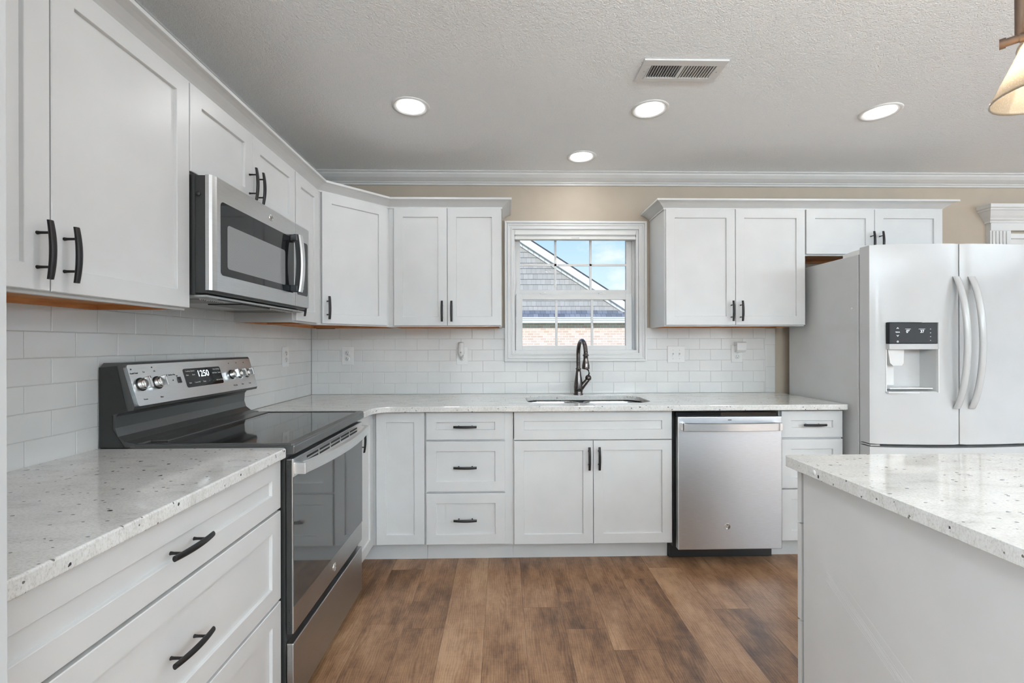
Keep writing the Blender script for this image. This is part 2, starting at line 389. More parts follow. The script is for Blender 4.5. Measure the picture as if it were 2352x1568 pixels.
def root(name, label, cat, loc, rotz=0, group=None, kind=None):
    o = bpy.data.objects.new(name, None); COL.objects.link(o); o.location = Vector(loc)*I; o.rotation_euler = (0, 0, rotz)
    o.empty_display_size = .05
    M = Matrix.Translation(Vector(loc)*I) @ Matrix.Rotation(rotz, 4, 'Z'); INV[o.name] = M.inverted()
    if kind: o['kind'] = kind
    if label: tag(o, label, cat, group)
    return o
def struct(name, mb, mat, **k):
    o = mesh_obj(name, mb, mat, **k); o['kind'] = 'structure'; return o
def text(name, s, size, mat, parent, loc, rot, extrude=.01, align='CENTER', italic=False):
    cu = bpy.data.curves.new(name, 'FONT'); cu.body = s; cu.size = size*I; cu.extrude = extrude*I; cu.align_x = align; cu.align_y = 'CENTER'
    if italic: cu.shear = .3
    t = bpy.data.objects.new(name+'_tmp', cu); COL.objects.link(t)
    bpy.context.view_layer.update(); dg = bpy.context.evaluated_depsgraph_get()
    me = bpy.data.meshes.new_from_object(t.evaluated_get(dg)); bpy.data.objects.remove(t); bpy.data.curves.remove(cu)
    me.materials.clear(); me.materials.append(MATS[mat])
    o = bpy.data.objects.new(name, me); COL.objects.link(o); o.parent = parent; o.location = Vector(loc)*I; o.rotation_euler = rot
    return o

# ------------------------------------------------------------------ room shell
CZ = 96.9; RX = 322; RY = -324
struct('floor', MB().box(-6, RX+6, RY-6, 6, -2, 0), 'plank_floor')
struct('ceiling', MB().box(-6, RX+6, RY-6, 6, CZ, CZ+3), 'ceiling_texture')
struct('wall_left', MB().box(-5, -.35, RY, -168, 0, CZ).box(-5, -.35, -112, 5, 0, CZ).box(-5, -.35, -168, -112, 0, 30).box(-5, -.35, -168, -112, 84, CZ), 'wall_tan')
WX0, WX1, WZ0, WZ1 = 55.3, 90.4, 47.2, 81.5
wb = MB().box(-5, WX0, .35, 5.5, 0, CZ).box(WX1, RX, .35, 5.5, 0, CZ).box(WX0, WX1, .35, 5.5, 0, WZ0).box(WX0, WX1, .35, 5.5, WZ1, CZ)
struct('wall_back', wb, 'wall_tan')
struct('wall_near_left', MB().box(-.35, 28.2, -108, -103.05, 0, CZ), 'wall_white')
struct('wall_right', MB().box(RX, RX+5, RY, -200, 0, CZ).box(RX, RX+5, -100, 5.5, 0, CZ).box(RX, RX+5, -200, -100, 88, CZ), 'room_paint')
struct('wall_rear', MB().box(-5, 40, RY-5, RY, 0, CZ).box(150, 178, RY-5, RY, 0, CZ).box(250, RX+5, RY-5, RY, 0, CZ)
       .box(40, 150, RY-5, RY, 0, 26).box(178, 250, RY-5, RY, 0, 26).box(40, 150, RY-5, RY, 88, CZ).box(178, 250, RY-5, RY, 88, CZ), 'room_paint')
def plain_window(n, x0, x1, z0, z1, y, axis='y', kind='window'):
    r = root('%s_%d' % (kind, n), None, None, ((x0+x1)/2 if axis == 'y' else y, y if axis == 'y' else (x0+x1)/2, z0), 0, kind='structure')
    f = MB(); g = MB(); w = 2.2
    def bx(m, a, b, c, d, t0, t1):
        m.box(a, b, y+t0, y+t1, c, d) if axis == 'y' else m.box(y+t0, y+t1, a, b, c, d)
    bx(f, x0, x1, z1-w, z1, -4, 1); bx(f, x0, x1, z0, z0+w, -4, 1); bx(f, x0, x0+w, z0, z1, -4, 1); bx(f, x1-w, x1, z0, z1, -4, 1)
    mx = (x0+x1)/2; bx(f, mx-1, mx+1, z0, z1, -3, 0)
    bx(g, x0+w, x1-w, z0+w, z1-w, -2.1, -1.9)
    mesh_obj('window_frame', f, 'white_trim', r, True); mesh_obj('pane', g, 'window_glass', r, True)
plain_window(3, 40, 150, 26, 88, RY); plain_window(4, 178, 250, 26, 88, RY); plain_window(1, -200, -100, 0, 88, RX+3, 'x', 'door'); plain_window(5, -168, -112, 30, 84, -1.0, 'x')  # last one: left-wall window added to go with the left fill lamp

# ceiling crown moulding along the left and back walls
prof = [(0, CZ), (2.9, CZ), (2.95, CZ-.35), (2.6, CZ-.5), (2.45, CZ-.9), (1.9, CZ-1.6), (1.15, CZ-2.15), (.75, CZ-2.35), (.75, CZ-2.6), (.45, CZ-2.75), (.45, CZ-3.2), (0, CZ-3.3)]
struct('trim_1', MB().sweep([(-.35, RY+1), (-.35, .35), (RX-1, .35)], prof), 'ceiling_trim')
struct('baseboard_rear', MB().box(0, RX-1, RY, RY+.6, 0, 4.5), 'white_trim')

# ------------------------------------------------------------------ subway tile
def tile_field(name, label, plane):
    r = root(name, label, 'backsplash', (0, 0, 36))
    t = MB(); T = 6.056; H = 3.037; g = .045; rnd = random.Random(3)
    def tile(a0, a1, z0, z1):
        a0 += g/2; a1 -= g/2; z0 += g/2; z1 -= g/2
        if a1-a0 < .2 or z1-z0 < .2: return
        e = .07; j = [rnd.uniform(-.012, .012) for _ in range(4)]
        P = lambda a, d, z: (a, -d+0.0, z) if plane == 'b' else (d, a, z)
        L = [[P(a0, -.3, z0), P(a1, -.3, z0), P(a1, -.3, z1), P(a0, -.3, z1)],
             [P(a0, -.05, z0), P(a1, -.05, z0), P(a1, -.05, z1), P(a0, -.05, z1)],
             [P(a0+e, .0+j[0], z0+e), P(a1-e, .0+j[1], z0+e), P(a1-e, .0+j[2], z1-e), P(a0+e, .0+j[3], z1-e)]]
        t.loops(L, True, False, True)
    def field(lo, hi, ztop, holes=()):
        k = 0; z = 36.0
        while z < ztop-.3:
            z1 = min(z+H, ztop)
            ph = (4.68 if k % 2 == 0 else 4.68+T/2) if plane == 'b' else (-50.62 if k % 2 == 0 else -50.62+T/2)
            a = ph-T*math.ceil((ph-lo)/T)
            while a < hi:
                segs = [(max(a, lo), min(a+T, hi))]
                for (h0, h1, hz0, hz1) in holes:
                    if z1 > hz0+.4 and z < hz1-.4:
                        ns = []
                        for s0, s1 in segs:
                            if s1 <= h0 or s0 >= h1: ns.append((s0, s1)); continue
                            if s0 < h0: ns.append((s0, h0))
                            if s1 > h1: ns.append((h1, s1))
                        segs = ns
                for s0, s1 in segs: tile(s0, s1, z, z1)
                a += T
            z = z1; k += 1
    gr = MB()
    if plane == 'b':
        field(.03, 126.2, 54.22, holes=[(53.4, 92.4, 45.1, 60)])
        z = 36.0; h = [1.2]+[6.06]*2+[4.6]
        for q in h: tile(126.2, 129.0, z, z+q); z += q
        gr.box(.02, 53.4, -.0+.06, .34, 36, 54.22).box(92.4, 129.0, .06, .34, 36, 54.22).box(53.4, 92.4, .06, .34, 36, 45.1)
    else:
        field(-102.9, -.02, 56.9)
        gr.box(-.34, -.06, -103, .3, 36, 56.9)
    mesh_obj('tile', t, 'tile', r, True); mesh_obj('grout', gr, 'grout', r, True)
tile_field('backsplash_tiling', 'glossy white subway tile backsplash on the back wall around the window', 'b')
tile_field('backsplash_tiling', 'glossy white subway tile backsplash on the left wall behind the range', 'l')

# ------------------------------------------------------------------ window over the sink
def sink_window():
    r = root('window_1', None, None, (72.85, 0, 45), 0, kind='structure')
    c = MB()
    x0, x1, z0, z1 = 53.15, 92.6, 44.9, 83.7   # outer casing
    def ring(m, a, b, ya, yb):      # a outer rect, b inner rect
        ax0, ax1, az0, az1 = a; bx0, bx1, bz0, bz1 = b
        m.box(ax0, bx0, ya, yb, az0, az1); m.box(bx1, ax1, ya, yb, az0, az1); m.box(bx0, bx1, ya, yb, az0, bz0); m.box(bx0, bx1, ya, yb, bz1, az1)
    ring(c, (x0, x1, z0, z1), (x0+2.15, x1-2.15, z0+2.3, z1-2.2), -.35, .35)
    ring(c, (x0, x1, z0, z1), (x0+.55, x1-.55, z0+.55, z1-.55), -.75, -.3)
    ring(c, (x0+.8, x1-.8, z0+.8, z1-.8), (x0+1.15, x1-1.15, z0+1.15, z1-1.15), -.58, -.3)
    ring(c, (x0+1.75, x1-1.75, z0+1.85, z1-1.8), (x0+2.15, x1-2.15, z0+2.3, z1-2.2), -.5, -.3)
    mesh_obj('casing', c, 'white_trim', r, True, bevel=.06)
    f = MB(); ring(f, (WX0, WX1, WZ0, WZ1), (WX0+.6, WX1-.6, WZ0+.8, WZ1-.6), .0, 5.4)
    ring(f, (WX0+.6, WX1-.6, WZ0+.8, WZ1-.6), (WX0+1.0, WX1-1.0, WZ0+1.1, WZ1-1.0), 2.3, 2.6)
    mesh_obj('window_frame', f, 'white_trim', r, True, bevel=.04)
    u = MB(); ring(u, (56.3, 89.5, 63.7, 80.9), (57.55, 87.75, 65.1, 79.35), 2.9, 4.0)
    us = mesh_obj('upper_sash', u, 'white_trim', r, True, bevel=.06)
    m = MB(); 
    for x in (67.6, 77.65): m.box(x-.32, x+.32, 3.1, 3.5, 65.1, 79.35)
    m.box(57.55, 87.75, 3.1, 3.5, 71.9, 72.5)
    mesh_obj('muntin', m, 'white_trim', us, True); mesh_obj('pane', MB().box(57.4, 87.9, 3.5, 3.6, 65, 79.4), 'window_glass', us, True)
    l = MB(); ring(l, (56.35, 88.85, 48.0, 63.75), (58.1, 87.15, 49.25, 62.15), 1.1, 2.2)
    ls = mesh_obj('lower_sash', l, 'white_trim', r, True, bevel=.06)
    m = MB()
    for x in (67.65, 77.7): m.box(x-.32, x+.32, 1.4, 1.8, 49.2, 62.2)
    mesh_obj('muntin', m, 'white_trim', ls, True); mesh_obj('pane', MB().box(58, 87.2, 1.8, 1.9, 49.1, 62.2), 'window_glass', ls, True)
    for x in (64.2, 80.6):
        mesh_obj('sash_lock', MB().box(x-1, x+1, .9, 2.2, 63.75, 64.0).lathe([(.45, 63.95), (.45, 64.2), (0, 64.25)], (x, 1.5, 0), 12), 'white_plastic', r, True)
    s = root('roller_shade', 'white cellular window shade raised to the top of the window over the sink', 'shade', (72.85, .6, 78.8))
    mesh_obj('headrail', MB().box(55.95, 89.75, -.1, 2.0, 80.0, 81.35, .12), 'white_plastic', s, True)
    mesh_obj('bottom_rail', MB().box(55.95, 89.75, .1, 1.9, 78.8, 79.55, .1), 'white_plastic', s, True)
    st = MB()
    for k in range(3): st.box(56.05, 89.65, .15, 1.8, 79.55+k*.15, 79.67+k*.15, .03)
    mesh_obj('folded_fabric', st, 'white_trim', s, True)
    mesh_obj('pull_tab', MB().box(71.7, 74.0, -.05, .2, 79.15, 79.45, .08), 'white_plastic', s, True)
sink_window()

# right-hand window: crown header, fluted pilaster, closed blind
def right_window():
    r = root('window_2', None, None, (215, 0, 20), 0, kind='structure')
    w0, w1 = 189.7, 240
    h = MB().box(w0+.2, w1-.2, -.95, .35, 81.35, 83.6)
    h.sweep([(w0, .35), (w0, -.9), (w1, -.9), (w1, .35)], [(0, 83.4), (.25, 83.5), (.25, 83.9), (.7, 84.3), (.8, 84.6), (1.3, 85.2), (2.0, 86.4), (2.3, 86.6), (2.3, 86.9), (2.7, 87.2), (2.7, 88.1), (0, 88.1)][::1])
    h.box(w0, w1, -.9, .35, 83.6, 88.1)
    mesh_obj('header', h, 'white_trim', r, True)
    for a in (w0+.2, w1-6.2):
        p = MB().box(a, a+6.0, -.75, .35, 20, 81.35)
        for k in range(5): p.box(a+.55+k*1.0, a+1.15+k*1.0, -1.0, -.7, 20, 81.2, .1)
        mesh_obj('fluted_pilaster', p, 'white_trim', r, True)
    mesh_obj('sill', MB().box(w0-1, w1+1, -2.5, .35, 18.8, 20), 'white_trim', r, True)
    b = root('window_blind', 'white slatted blind closed inside the right-hand window beside the fridge', 'blind', (215, .1, 20))
    mesh_obj('headrail', MB().box(196, 234, -.6, .3, 79.2, 80.6, .1), 'white_plastic', b, True)
    sl = MB()
    for k in range(28): sl.add([(196, -.15, 20.4+k*2.1), (234, -.15, 20.4+k*2.1), (234, .3, 22.4+k*2.1), (196, .3, 22.4+k*2.1), (196, -.25, 20.4+k*2.1), (234, -.25, 20.4+k*2.1), (234, .2, 22.5+k*2.1), (196, .2, 22.5+k*2.1)],
                            [(0, 3, 2, 1), (4, 5, 6, 7), (0, 1, 5, 4), (1, 2, 6, 5), (2, 3, 7, 6), (3, 0, 4, 7)])
    mesh_obj('slat', sl, 'white_plastic', b, True)
right_window()

# ------------------------------------------------------------------ cabinets
def shaker(m, x0, x1, z0, z1, yf, rail=2.2, t=.75):
    """slab door whose front is at y=yf (facing -y)"""
    b = .07; R = rail
    if (z1-z0) < 7: R = min(rail, (z1-z0)*.36)
    rc = lambda i, y: [(x0+i, y, z0+i), (x1-i, y, z0+i), (x1-i, y, z1-i), (x0+i, y, z1-i)]
    def rr(ix, iz, y): return [(x0+ix, y, z0+iz), (x1-ix, y, z0+iz), (x1-ix, y, z1-iz), (x0+ix, y, z1-iz)]
    R2 = rail
    m.loops([rc(0, yf+t), rc(0, yf+b), rc(b, yf), rr(R2, R, yf), rr(R2+.04, R+.04, yf+.05), rr(R2+.10, R+.10, yf+.36)], True, True, True)
HANDLE_ME = {}
def handle(parent, cx, cz, yf, orient='v', L=5.15):
    key = orient
    if key not in HANDLE_ME:
        m = MB(); n = 14; pts = []; LL = []
        for i in range(n+1):
            t = -1+2*i/n; a = t*L/2; out = 1.12+.24*(1-t*t)
            hw = .265+.035*(1-t*t); hd = .19+.04*(1-t*t)
            loop = []
            for k in range(16):
                c, s_ = math.cos(2*PI*k/16), math.sin(2*PI*k/16)
                w_, d_ = hw*c, hd*s_
                loop.append((w_, -out-d_, a) if orient == 'v' else (a, -out-d_, w_))
            LL.append(loop)
        m.loops(LL, True, True, True, True)
        for q in (-1.5, 1.5):
            c = (0, 0, q) if orient == 'v' else (q, 0, 0)
            m.lathe([(.17, .0), (.13, -.25), (.12, -.9), (.15, -1.2)], c, 12, 'y')
        me_o = mesh_obj('handle', m, 'bronze_black'); HANDLE_ME[key] = me_o.data; bpy.data.objects.remove(me_o)
    o = bpy.data.objects.new('handle', HANDLE_ME[key]); COL.objects.link(o); o.parent = parent; o.location = Vector((cx, yf, cz))*I
    return o
def cabinet(name, label, cat, loc, rot, w, d, z0, z1, fronts, group=None, under=False, toe=None, poly=None, dep0=0, hollow=False):
    """local: x 0..w, back at y=0, frame front at y=-d, door fronts at y=-d-.75"""
    r = root(name, label, cat, loc, rot, group)
    zz = loc[2]; b = MB(); yb = -dep0
    if under:
        b.box(0, .6, -d, yb, z0-zz, z1-zz); b.box(w-.6, w, -d, yb, z0-zz, z1-zz); b.box(.6, w-.6, -d, -d+.75, z0-zz, z1-zz)
        b.box(.6, w-.6, -d+.75, yb, z0-zz+.75, z1-zz)
        mesh_obj('body', b, 'white_lacquer', r)
        u = MB().box(.62, w-.62, -d+.8, yb-.02, z0-zz+.68, z0-zz+.75).box(.62, w-.62, yb-.75, yb-.02, z0-zz+.02, z0-zz+.68)
        u.box(.61, .75, -d+.8, yb-.02, z0-zz+.02, z0-zz+.68).box(w-.75, w-.61, -d+.8, yb-.02, z0-zz+.02, z0-zz+.68)
        mesh_obj('underside', u, 'raw_wood', r)
    else:
        if hollow:
            b.box(0, .7, -d, yb, z0-zz, 34.7).box(w-.7, w, -d, yb, z0-zz, 34.7).box(.7, w-.7, -d, -d+.7, z0-zz, z1-zz).box(.7, w-.7, -.6, yb, z0-zz, 34.7).box(.7, w-.7, -d+.7, -.6, z0-zz, z0-zz+.7)
        else: b.box(0, w, -d, yb, z0-zz, z1-zz)
        mesh_obj('body', b, 'white_lacquer', r)
    if toe is not None:
        mesh_obj('toe_kick', MB().box(toe[0], toe[1], -d+3.2, yb, 0.0-zz, z0-zz), 'white_lacquer', r)
    for f in fronts:
        k, x0, x1, a0, a1 = f[:5]
        m = MB(); shaker(m, x0, x1, a0-zz, a1-zz, -d-.75)
        o = mesh_obj(k, m, 'white_lacquer', r)
        if len(f) > 5 and f[5]:
            hx, hz, ori = f[5]; handle(o, hx, hz-zz, -d-.75, ori)
    return r
R90 = PI/2
UPB, UPT = 54.1, 84.1
HU = 57.9
cabinet('wall_cabinet', 'tall white two-door wall cabinet at far left, before the microwave', 'cabinet', (0, -102.9, UPB), R90, 36.9, 11.25, UPB, UPT,
        [('door', .9, 18.65, 54.4, 83.75, (17.5, HU, 'v')), ('door', 18.78, 36.8, 54.4, 83.75, (19.95, HU, 'v'))], under=True)
cabinet('wall_cabinet', 'short white two-door wall cabinet directly above the microwave', 'cabinet', (0, -66, 72), R90, 30.1, 11.25, 72, UPT,
        [('door', .15, 14.85, 72.25, 83.75, (13.85, 75.4, 'v')), ('door', 14.97, 29.9, 72.25, 83.75, (16.0, 75.4, 'v'))], under=True)
cabinet('wall_cabinet', 'narrow white single-door wall cabinet between microwave and angled corner cabinet', 'cabinet', (0, -35.9, UPB), R90, 11.9, 11.25, UPB, UPT,
        [('door', .3, 11.3, 54.4, 83.75, (1.4, HU, 'v'))], under=True)
# angled corner wall cabinet
def corner_upper():
    r = root('corner_cabinet', 'angled white single-door wall cabinet in the corner of the room', 'cabinet', (0, 0, UPB))
    poly = [(0, 0), (0, -24), (11.25, -24), (24, -11.25), (24, 0)]
    pin = [(.7, -.7), (.7, -23.3), (11.0, -23.3), (23.3, -11.0), (23.3, -.7)]
    m = MB().prism(poly, 'z', UPB+.75, UPT)
    for k in range(5):
        a, b = poly[k], poly[(k+1) % 5]; c, d = pin[k], pin[(k+1) % 5]
        m.prism([a, b, d, c], 'z', UPB, UPB+.75)
    mesh_obj('body', m, 'white_lacquer', r, True)
    u = MB().prism(pin, 'z', UPB+.68, UPB+.74)
    u.box(.72, 22.5, -1.4, -.72, UPB+.02, UPB+.68).box(.72, 1.4, -23.2, -1.4, UPB+.02, UPB+.68)
    mesh_obj('underside', u, 'raw_wood', r, True)
    mesh_obj('cable_clip', MB().box(2, 7, -1.6, -1.3, UPB-.12, UPB+.02), 'slot_dark', r, True)
    # door: local frame rotated 45 degrees
    s = root('tmp', None, None, (11.25, -24, 0), PI/4)
    L = math.hypot(12.75, 12.75); m = MB(); shaker(m, .9, L-.9, 54.4, 83.75, -.75)
    M = Matrix.Translation(Vector((11.25, -24, 0))) @ Matrix.Rotation(PI/4, 4, 'Z')
    m.v = [tuple(M @ Vector(v)) for v in m.v]
    bpy.data.objects.remove(s)
    d = mesh_obj('door', m, 'white_lacquer', r, True)
    h = handle(d, 0, 0, 0, 'v'); p = M @ Vector((2.05, -.75, HU)); h.location = (p-Vector((0, 0, UPB)))*I; h.rotation_euler = (0, 0, PI/4)
corner_upper()
cabinet('wall_cabinet', 'white two-door wall cabinet left of the window', 'cabinet', (24.02, 0, UPB), 0, 28.3, 11.25, UPB, UPT,
        [('door', 1.4, 14.65, 54.4, 83.75, (13.5, HU, 'v')), ('door', 14.75, 28.1, 54.4, 83.75, (15.85, HU, 'v'))], under=True)
cabinet('wall_cabinet', 'white two-door wall cabinet right of the window', 'cabinet', (93.6, 0, UPB), 0, 35.95, 11.25, UPB, UPT,
        [('door', .25, 17.9, 54.4, 83.75, (16.85, HU, 'v')), ('door', 18.02, 35.85, 54.4, 83.75, (19.2, HU, 'v'))], under=True)
cabinet('wall_cabinet', 'short white two-door wall cabinet above the fridge', 'cabinet', (129.6, 0, 72.1), 0, 35.7, 11.25, 72.1, UPT,
        [('door', .2, 17.8, 72.4, 83.75, (16.8, 75.4, 'v')), ('door', 17.9, 35.5, 72.4, 83.75, (19.1, 75.4, 'v'))], under=True)
# crown mouldings on the wall cabinets
CP = [(0, 83.75), (.12, 83.75), (.16, 84.1), (.45, 84.35), (.85, 84.65), (1.35, 85.0), (1.9, 85.25), (2.35, 85.35), (2.45, 85.4), (2.45, 85.85), (0, 85.85)]
F = 11.4
tag(mesh_obj('cabinet_crown_moulding', MB().sweep([(F, -102.9), (F, -24.06), (24.06, -F), (52.4, -F), (52.4, -.1)], CP), 'white_lacquer'),
    'white crown moulding running along the top of the wall cabinets left of the window', 'moulding')
tag(mesh_obj('cabinet_crown_moulding', MB().sweep([(93.5, -.1), (93.5, -F), (165.4, -F), (165.4, -.1)], CP), 'white_lacquer'),
    'white crown moulding on top of the wall cabinets right of the window', 'moulding')

# base cabinets, back run
TK = 4.55; BT = 34.7
cabinet('base_cabinet', 'white base cabinet of three drawers between corner and sink cabinet', 'cabinet', (35.05, 0, 0), 0, 19.8, 23.25, TK, BT,
        [('drawer', .3, 17.95, 28.3, 34.45, (9.1, 31.35, 'h')), ('drawer', .3, 17.95, 16.7, 27.95, (9.1, 22.3, 'h')), ('drawer', .3, 17.95, 4.9, 16.3, (9.1, 10.6, 'h'))], toe=(0, 19.8))
cabinet('sink_cabinet', 'wide white two-door base cabinet below the sink', 'cabinet', (54.87, 0, 0), 0, 36.1, 23.25, TK, 28.4,
        [('panel', .15, 35.85, 28.15, 34.6), ('door', .15, 17.92, 4.75, 27.95, (16.95, 24.1, 'v')), ('door', 18.05, 35.85, 4.75, 27.95, (19.2, 24.1, 'v'))], toe=(0, 36.1), hollow=True)
mesh_obj('front_rail', MB().box(54.87, 90.97, -23.25, -22.3, 28.4, BT), 'white_lacquer', bpy.data.objects['sink_cabinet'], True)
cabinet('base_cabinet', 'narrow white base cabinet of three drawers between dishwasher and fridge', 'cabinet', (115.5, 0, 0), 0, 14.55, 23.25, TK, BT,
        [('drawer', .3, 14.4, 28.3, 34.35, (7.35, 31.3, 'h')), ('drawer', .3, 14.4, 16.8, 27.9, (7.35, 22.3, 'h')), ('drawer', .3, 14.4, 4.9, 16.5, (7.35, 10.6, 'h'))], toe=(0, 14.6))
# corner base cabinet (two doors meeting at the inside corner)
def corner_base():
    r = root('corner_base_cabinet', 'white L-shaped corner base cabinet with two hinged doors right of the range', 'cabinet', (0, 0, 0))
    poly = [(0, 0), (0, -35.9), (22.9, -35.9), (22.9, -23.25), (35.0, -23.25), (35.0, 0)]
    tp = [(0, 0), (0, -35.9), (19.6, -35.9), (19.6, -20.05), (35.0, -20.05), (35.0, 0)]
    mesh_obj('body', MB().prism(poly, 'z', TK, BT), 'white_lacquer', r, True)
    mesh_obj('toe_kick', MB().prism(tp, 'z', 0, TK), 'white_lacquer', r, True)
    m = MB(); shaker(m, 24.25, 34.95, 4.95, 34.5, -24.0); mesh_obj('door', m, 'white_lacquer', r, True)
    m = MB(); shaker(m, .35, 11.7, 4.95, 34.5, -.75)
    M = Matrix.Translation(Vector((22.9, -35.9, 0))) @ Matrix.Rotation(R90, 4, 'Z'); m.v = [tuple(M @ Vector(v)) for v in m.v]
    d = mesh_obj('door', m, 'white_lacquer', r, True)
    h = handle(d, 0, 0, 0, 'v'); h.location = (M @ Vector((1.6, -.75, 30.6)))*I; h.rotation_euler = (0, 0, R90)
corner_base()
# left run drawers (nearest the camera)
cabinet('base_cabinet', 'wide white base cabinet of three drawers at near left, before the range', 'cabinet', (0, -102.9, 0), R90, 36.8, 22.9, TK, 34.9,
        [('drawer', .4, 36.7, 28.45, 34.75, (18.6, 31.5, 'h')), ('drawer', .4, 36.7, 16.7, 28.1, (18.6, 22.4, 'h')), ('drawer', .4, 36.7, 4.9, 16.35, (18.6, 10.6, 'h'))], toe=(0, 36.8))

# ------------------------------------------------------------------ counters
def arc(cx, cy, r, a0, a1, n=8):
    return [(cx+r*math.cos(math.radians(a0+(a1-a0)*k/n)), cy+r*math.sin(math.radians(a0+(a1-a0)*k/n))) for k in range(n+1)]
def slab(name, label, outer, z0, z1, hole=None):
    bm = bmesh.new()
    def ringe(P):
        vs = [bm.verts.new((p[0]*I, p[1]*I, z1*I)) for p in P]
        return [bm.edges.new((vs[k], vs[(k+1) % len(vs)])) for k in range(len(vs))]
    e = ringe(outer)
    if hole: e += ringe(hole)
    bmesh.ops.triangle_fill(bm, use_beauty=True, edges=e)
    ret = bmesh.ops.extrude_face_region(bm, geom=list(bm.faces))
    for v in [g for g in ret['geom'] if isinstance(g, bmesh.types.BMVert)]: v.co.z = z0*I
    bmesh.ops.recalc_face_normals(bm, faces=list(bm.faces))
    me = bpy.data.meshes.new(name); bm.to_mesh(me); bm.free(); me.materials.append(MATS['granite'])
    o = bpy.data.objects.new(name, me); COL.objects.link(o); tag(o, label, 'countertop')
    b = o.modifiers.new('bevel', 'BEVEL'); b.width = .17*I; b.segments = 3; b.limit_method = 'ANGLE'; b.angle_limit = math.radians(50)
    return o
FY = -25.9; FX = 24.6
outer = [(.06, -.06), (.06, -35.95), (FX, -35.95)] + [(FX, FY-4)] + arc(FX+4, FY-4, 4, 180, 90, 8)[1:] + [(129.4, FY), (129.95, FY+.3), (130.05, FY+.9), (130.05, -.06)]
hx0, hx1, hy0, hy1 = 58.4, 88.0, -20.9, -5.4; hr = 4.6
hole = arc(hx1-hr, hy1-hr, hr, 90, 0, 6)+arc(hx1-hr, hy0+hr, hr, 0, -90, 6)+arc(hx0+hr, hy0+hr, hr, -90, -180, 6)+arc(hx0+hr, hy1-hr, hr, 180, 90, 6)
slab('countertop', 'speckled white granite countertop along the back wall with the sink cut-out', outer, 34.76, 36.0, hole)
slab('countertop', 'speckled white granite countertop at near left, over the wide drawer cabinet', [(.06, -103.0), (24.5, -103.0), (24.5, -66.6), (24.1, -66.05), (.06, -66.05)], 34.96, 36.22)
slab('countertop', 'speckled white granite island countertop at lower right', arc(87.45, -71.8, .75, 180, 90, 4)+[(126, -71.05), (126, -135), (86.7, -135)], 34.75, 36.0)

# ------------------------------------------------------------------ sink and faucet
def sink():
    r = root('sink', 'stainless steel double-bowl sink set under the granite counter', 'sink', (73.2, -13, 28))
    def rrect(x0, x1, y0, y1, rad, z, n=6):
        return [(p[0], p[1], z) for p in arc(x1-rad, y1-rad, rad, 90, 0, n)+arc(x1-rad, y0+rad, rad, 0, -90, n)+arc(x0+rad, y0+rad, rad, -90, -180, n)+arc(x0+rad, y1-rad, rad, 180, 90, n)]
    for (a, b, nm) in ((58.2, 71.9, 'bowl'), (73.3, 88.2, 'bowl')):
        m = MB(); L = [rrect(a, b, -21.0, -5.3, 4.0, 34.7), rrect(a+.1, b-.1, -20.9, -5.4, 4.0, 34.3), rrect(a+.35, b-.35, -20.6, -5.7, 3.8, 28.2), rrect(a+1.5, b-1.5, -19.5, -6.8, 3.0, 27.2), rrect(a+5.5, b-5.5, -15, -11, 1.4, 27.0)]
        m.loops(L, True, False, True, True)
        o = mesh_obj(nm, m, 'sink_steel', r, True)
        s = o.modifiers.new('shell', 'SOLIDIFY'); s.thickness = .06*I; s.offset = 1
        mesh_obj('drain', MB().lathe([(1.7, 27.06), (1.7, 27.2), (1.3, 27.2), (1.2, 27.1), (0, 27.1)], ((a+b)/2, -13, 0), 20), 'chrome', o, True)
    mesh_obj('divider', MB().box(71.6, 73.6, -19, -7.3, 33.9, 34.3, .1), 'sink_steel', r, True)
sink()
def faucet():
    r = root('faucet', 'dark bronze gooseneck pull-down faucet behind the sink', 'faucet', (73, -3.3, 36))
    X, Y = 73.0, -3.3
    mesh_obj('body', MB().lathe([(1.28, 36.0), (1.28, 36.25), (1.12, 36.5), (1.2, 37.2), (1.22, 38.2), (1.1, 39.4), (.88, 40.8), (.68, 42.2), (.62, 42.8), (.75, 42.9), (.75, 43.1), (.6, 43.2)], (X, Y, 0), 28), 'oil_bronze', r, True)
    pts = [(X, Y, 43)]+[(X, Y, 44.1+k) for k in range(4)]
    cx, rr_ = 3.45, 3.45
    for k in range(1, 15):
        t = PI*k/14*.96; pts.append((X+.75*(1-math.cos(t))/2, Y-rr_*(1-math.cos(t)), 47.1+rr_*math.sin(t)))
    mesh_obj('spout', MB().tube(pts, .55, 16, up=(1, 0, 0)), 'oil_bronze', r, True)
    e = pts[-1]
    hd = MB().lathe([(.55, 0), (.57, -.5), (.76, -.6), (.76, -.85), (.62, -1.0), (.6, -1.6), (.82, -2.6), (.98, -3.4), (.96, -3.9), (1.02, -4.0), (1.02, -4.15), (.5, -4.3)], (e[0], e[1], e[2]), 24)
    mesh_obj('spray_head', hd, 'oil_bronze', r, True)
    arm = MB().tube([(X+.5, Y, 37.6), (X+1.3, Y-.1, 38.6), (X+2.2, Y-.2, 39.7), (X+2.6, Y-.2, 40.2)], [.8, .7, .62, .6], 16)
    ar = mesh_obj('valve_arm', arm, 'oil_bronze', r, True)
    mesh_obj('collar', MB().lathe([(.0, .85), (.45, .8), (.76, .45), (.84, 0), (.76, -.4), (.35, -.7), (0, -.8)], (X+2.65, Y-.2, 40.5), 20), 'oil_bronze', r, True)
    mesh_obj('lever', MB().tube([(X+2.6, Y-.2, 40.9), (X+2.9, Y-.2, 41.8), (X+2.7, Y-.3, 42.6), (X+2.1, Y-.3, 43.1)], [.3, .22, .2, .3], 12), 'oil_bronze', r, True)
faucet()

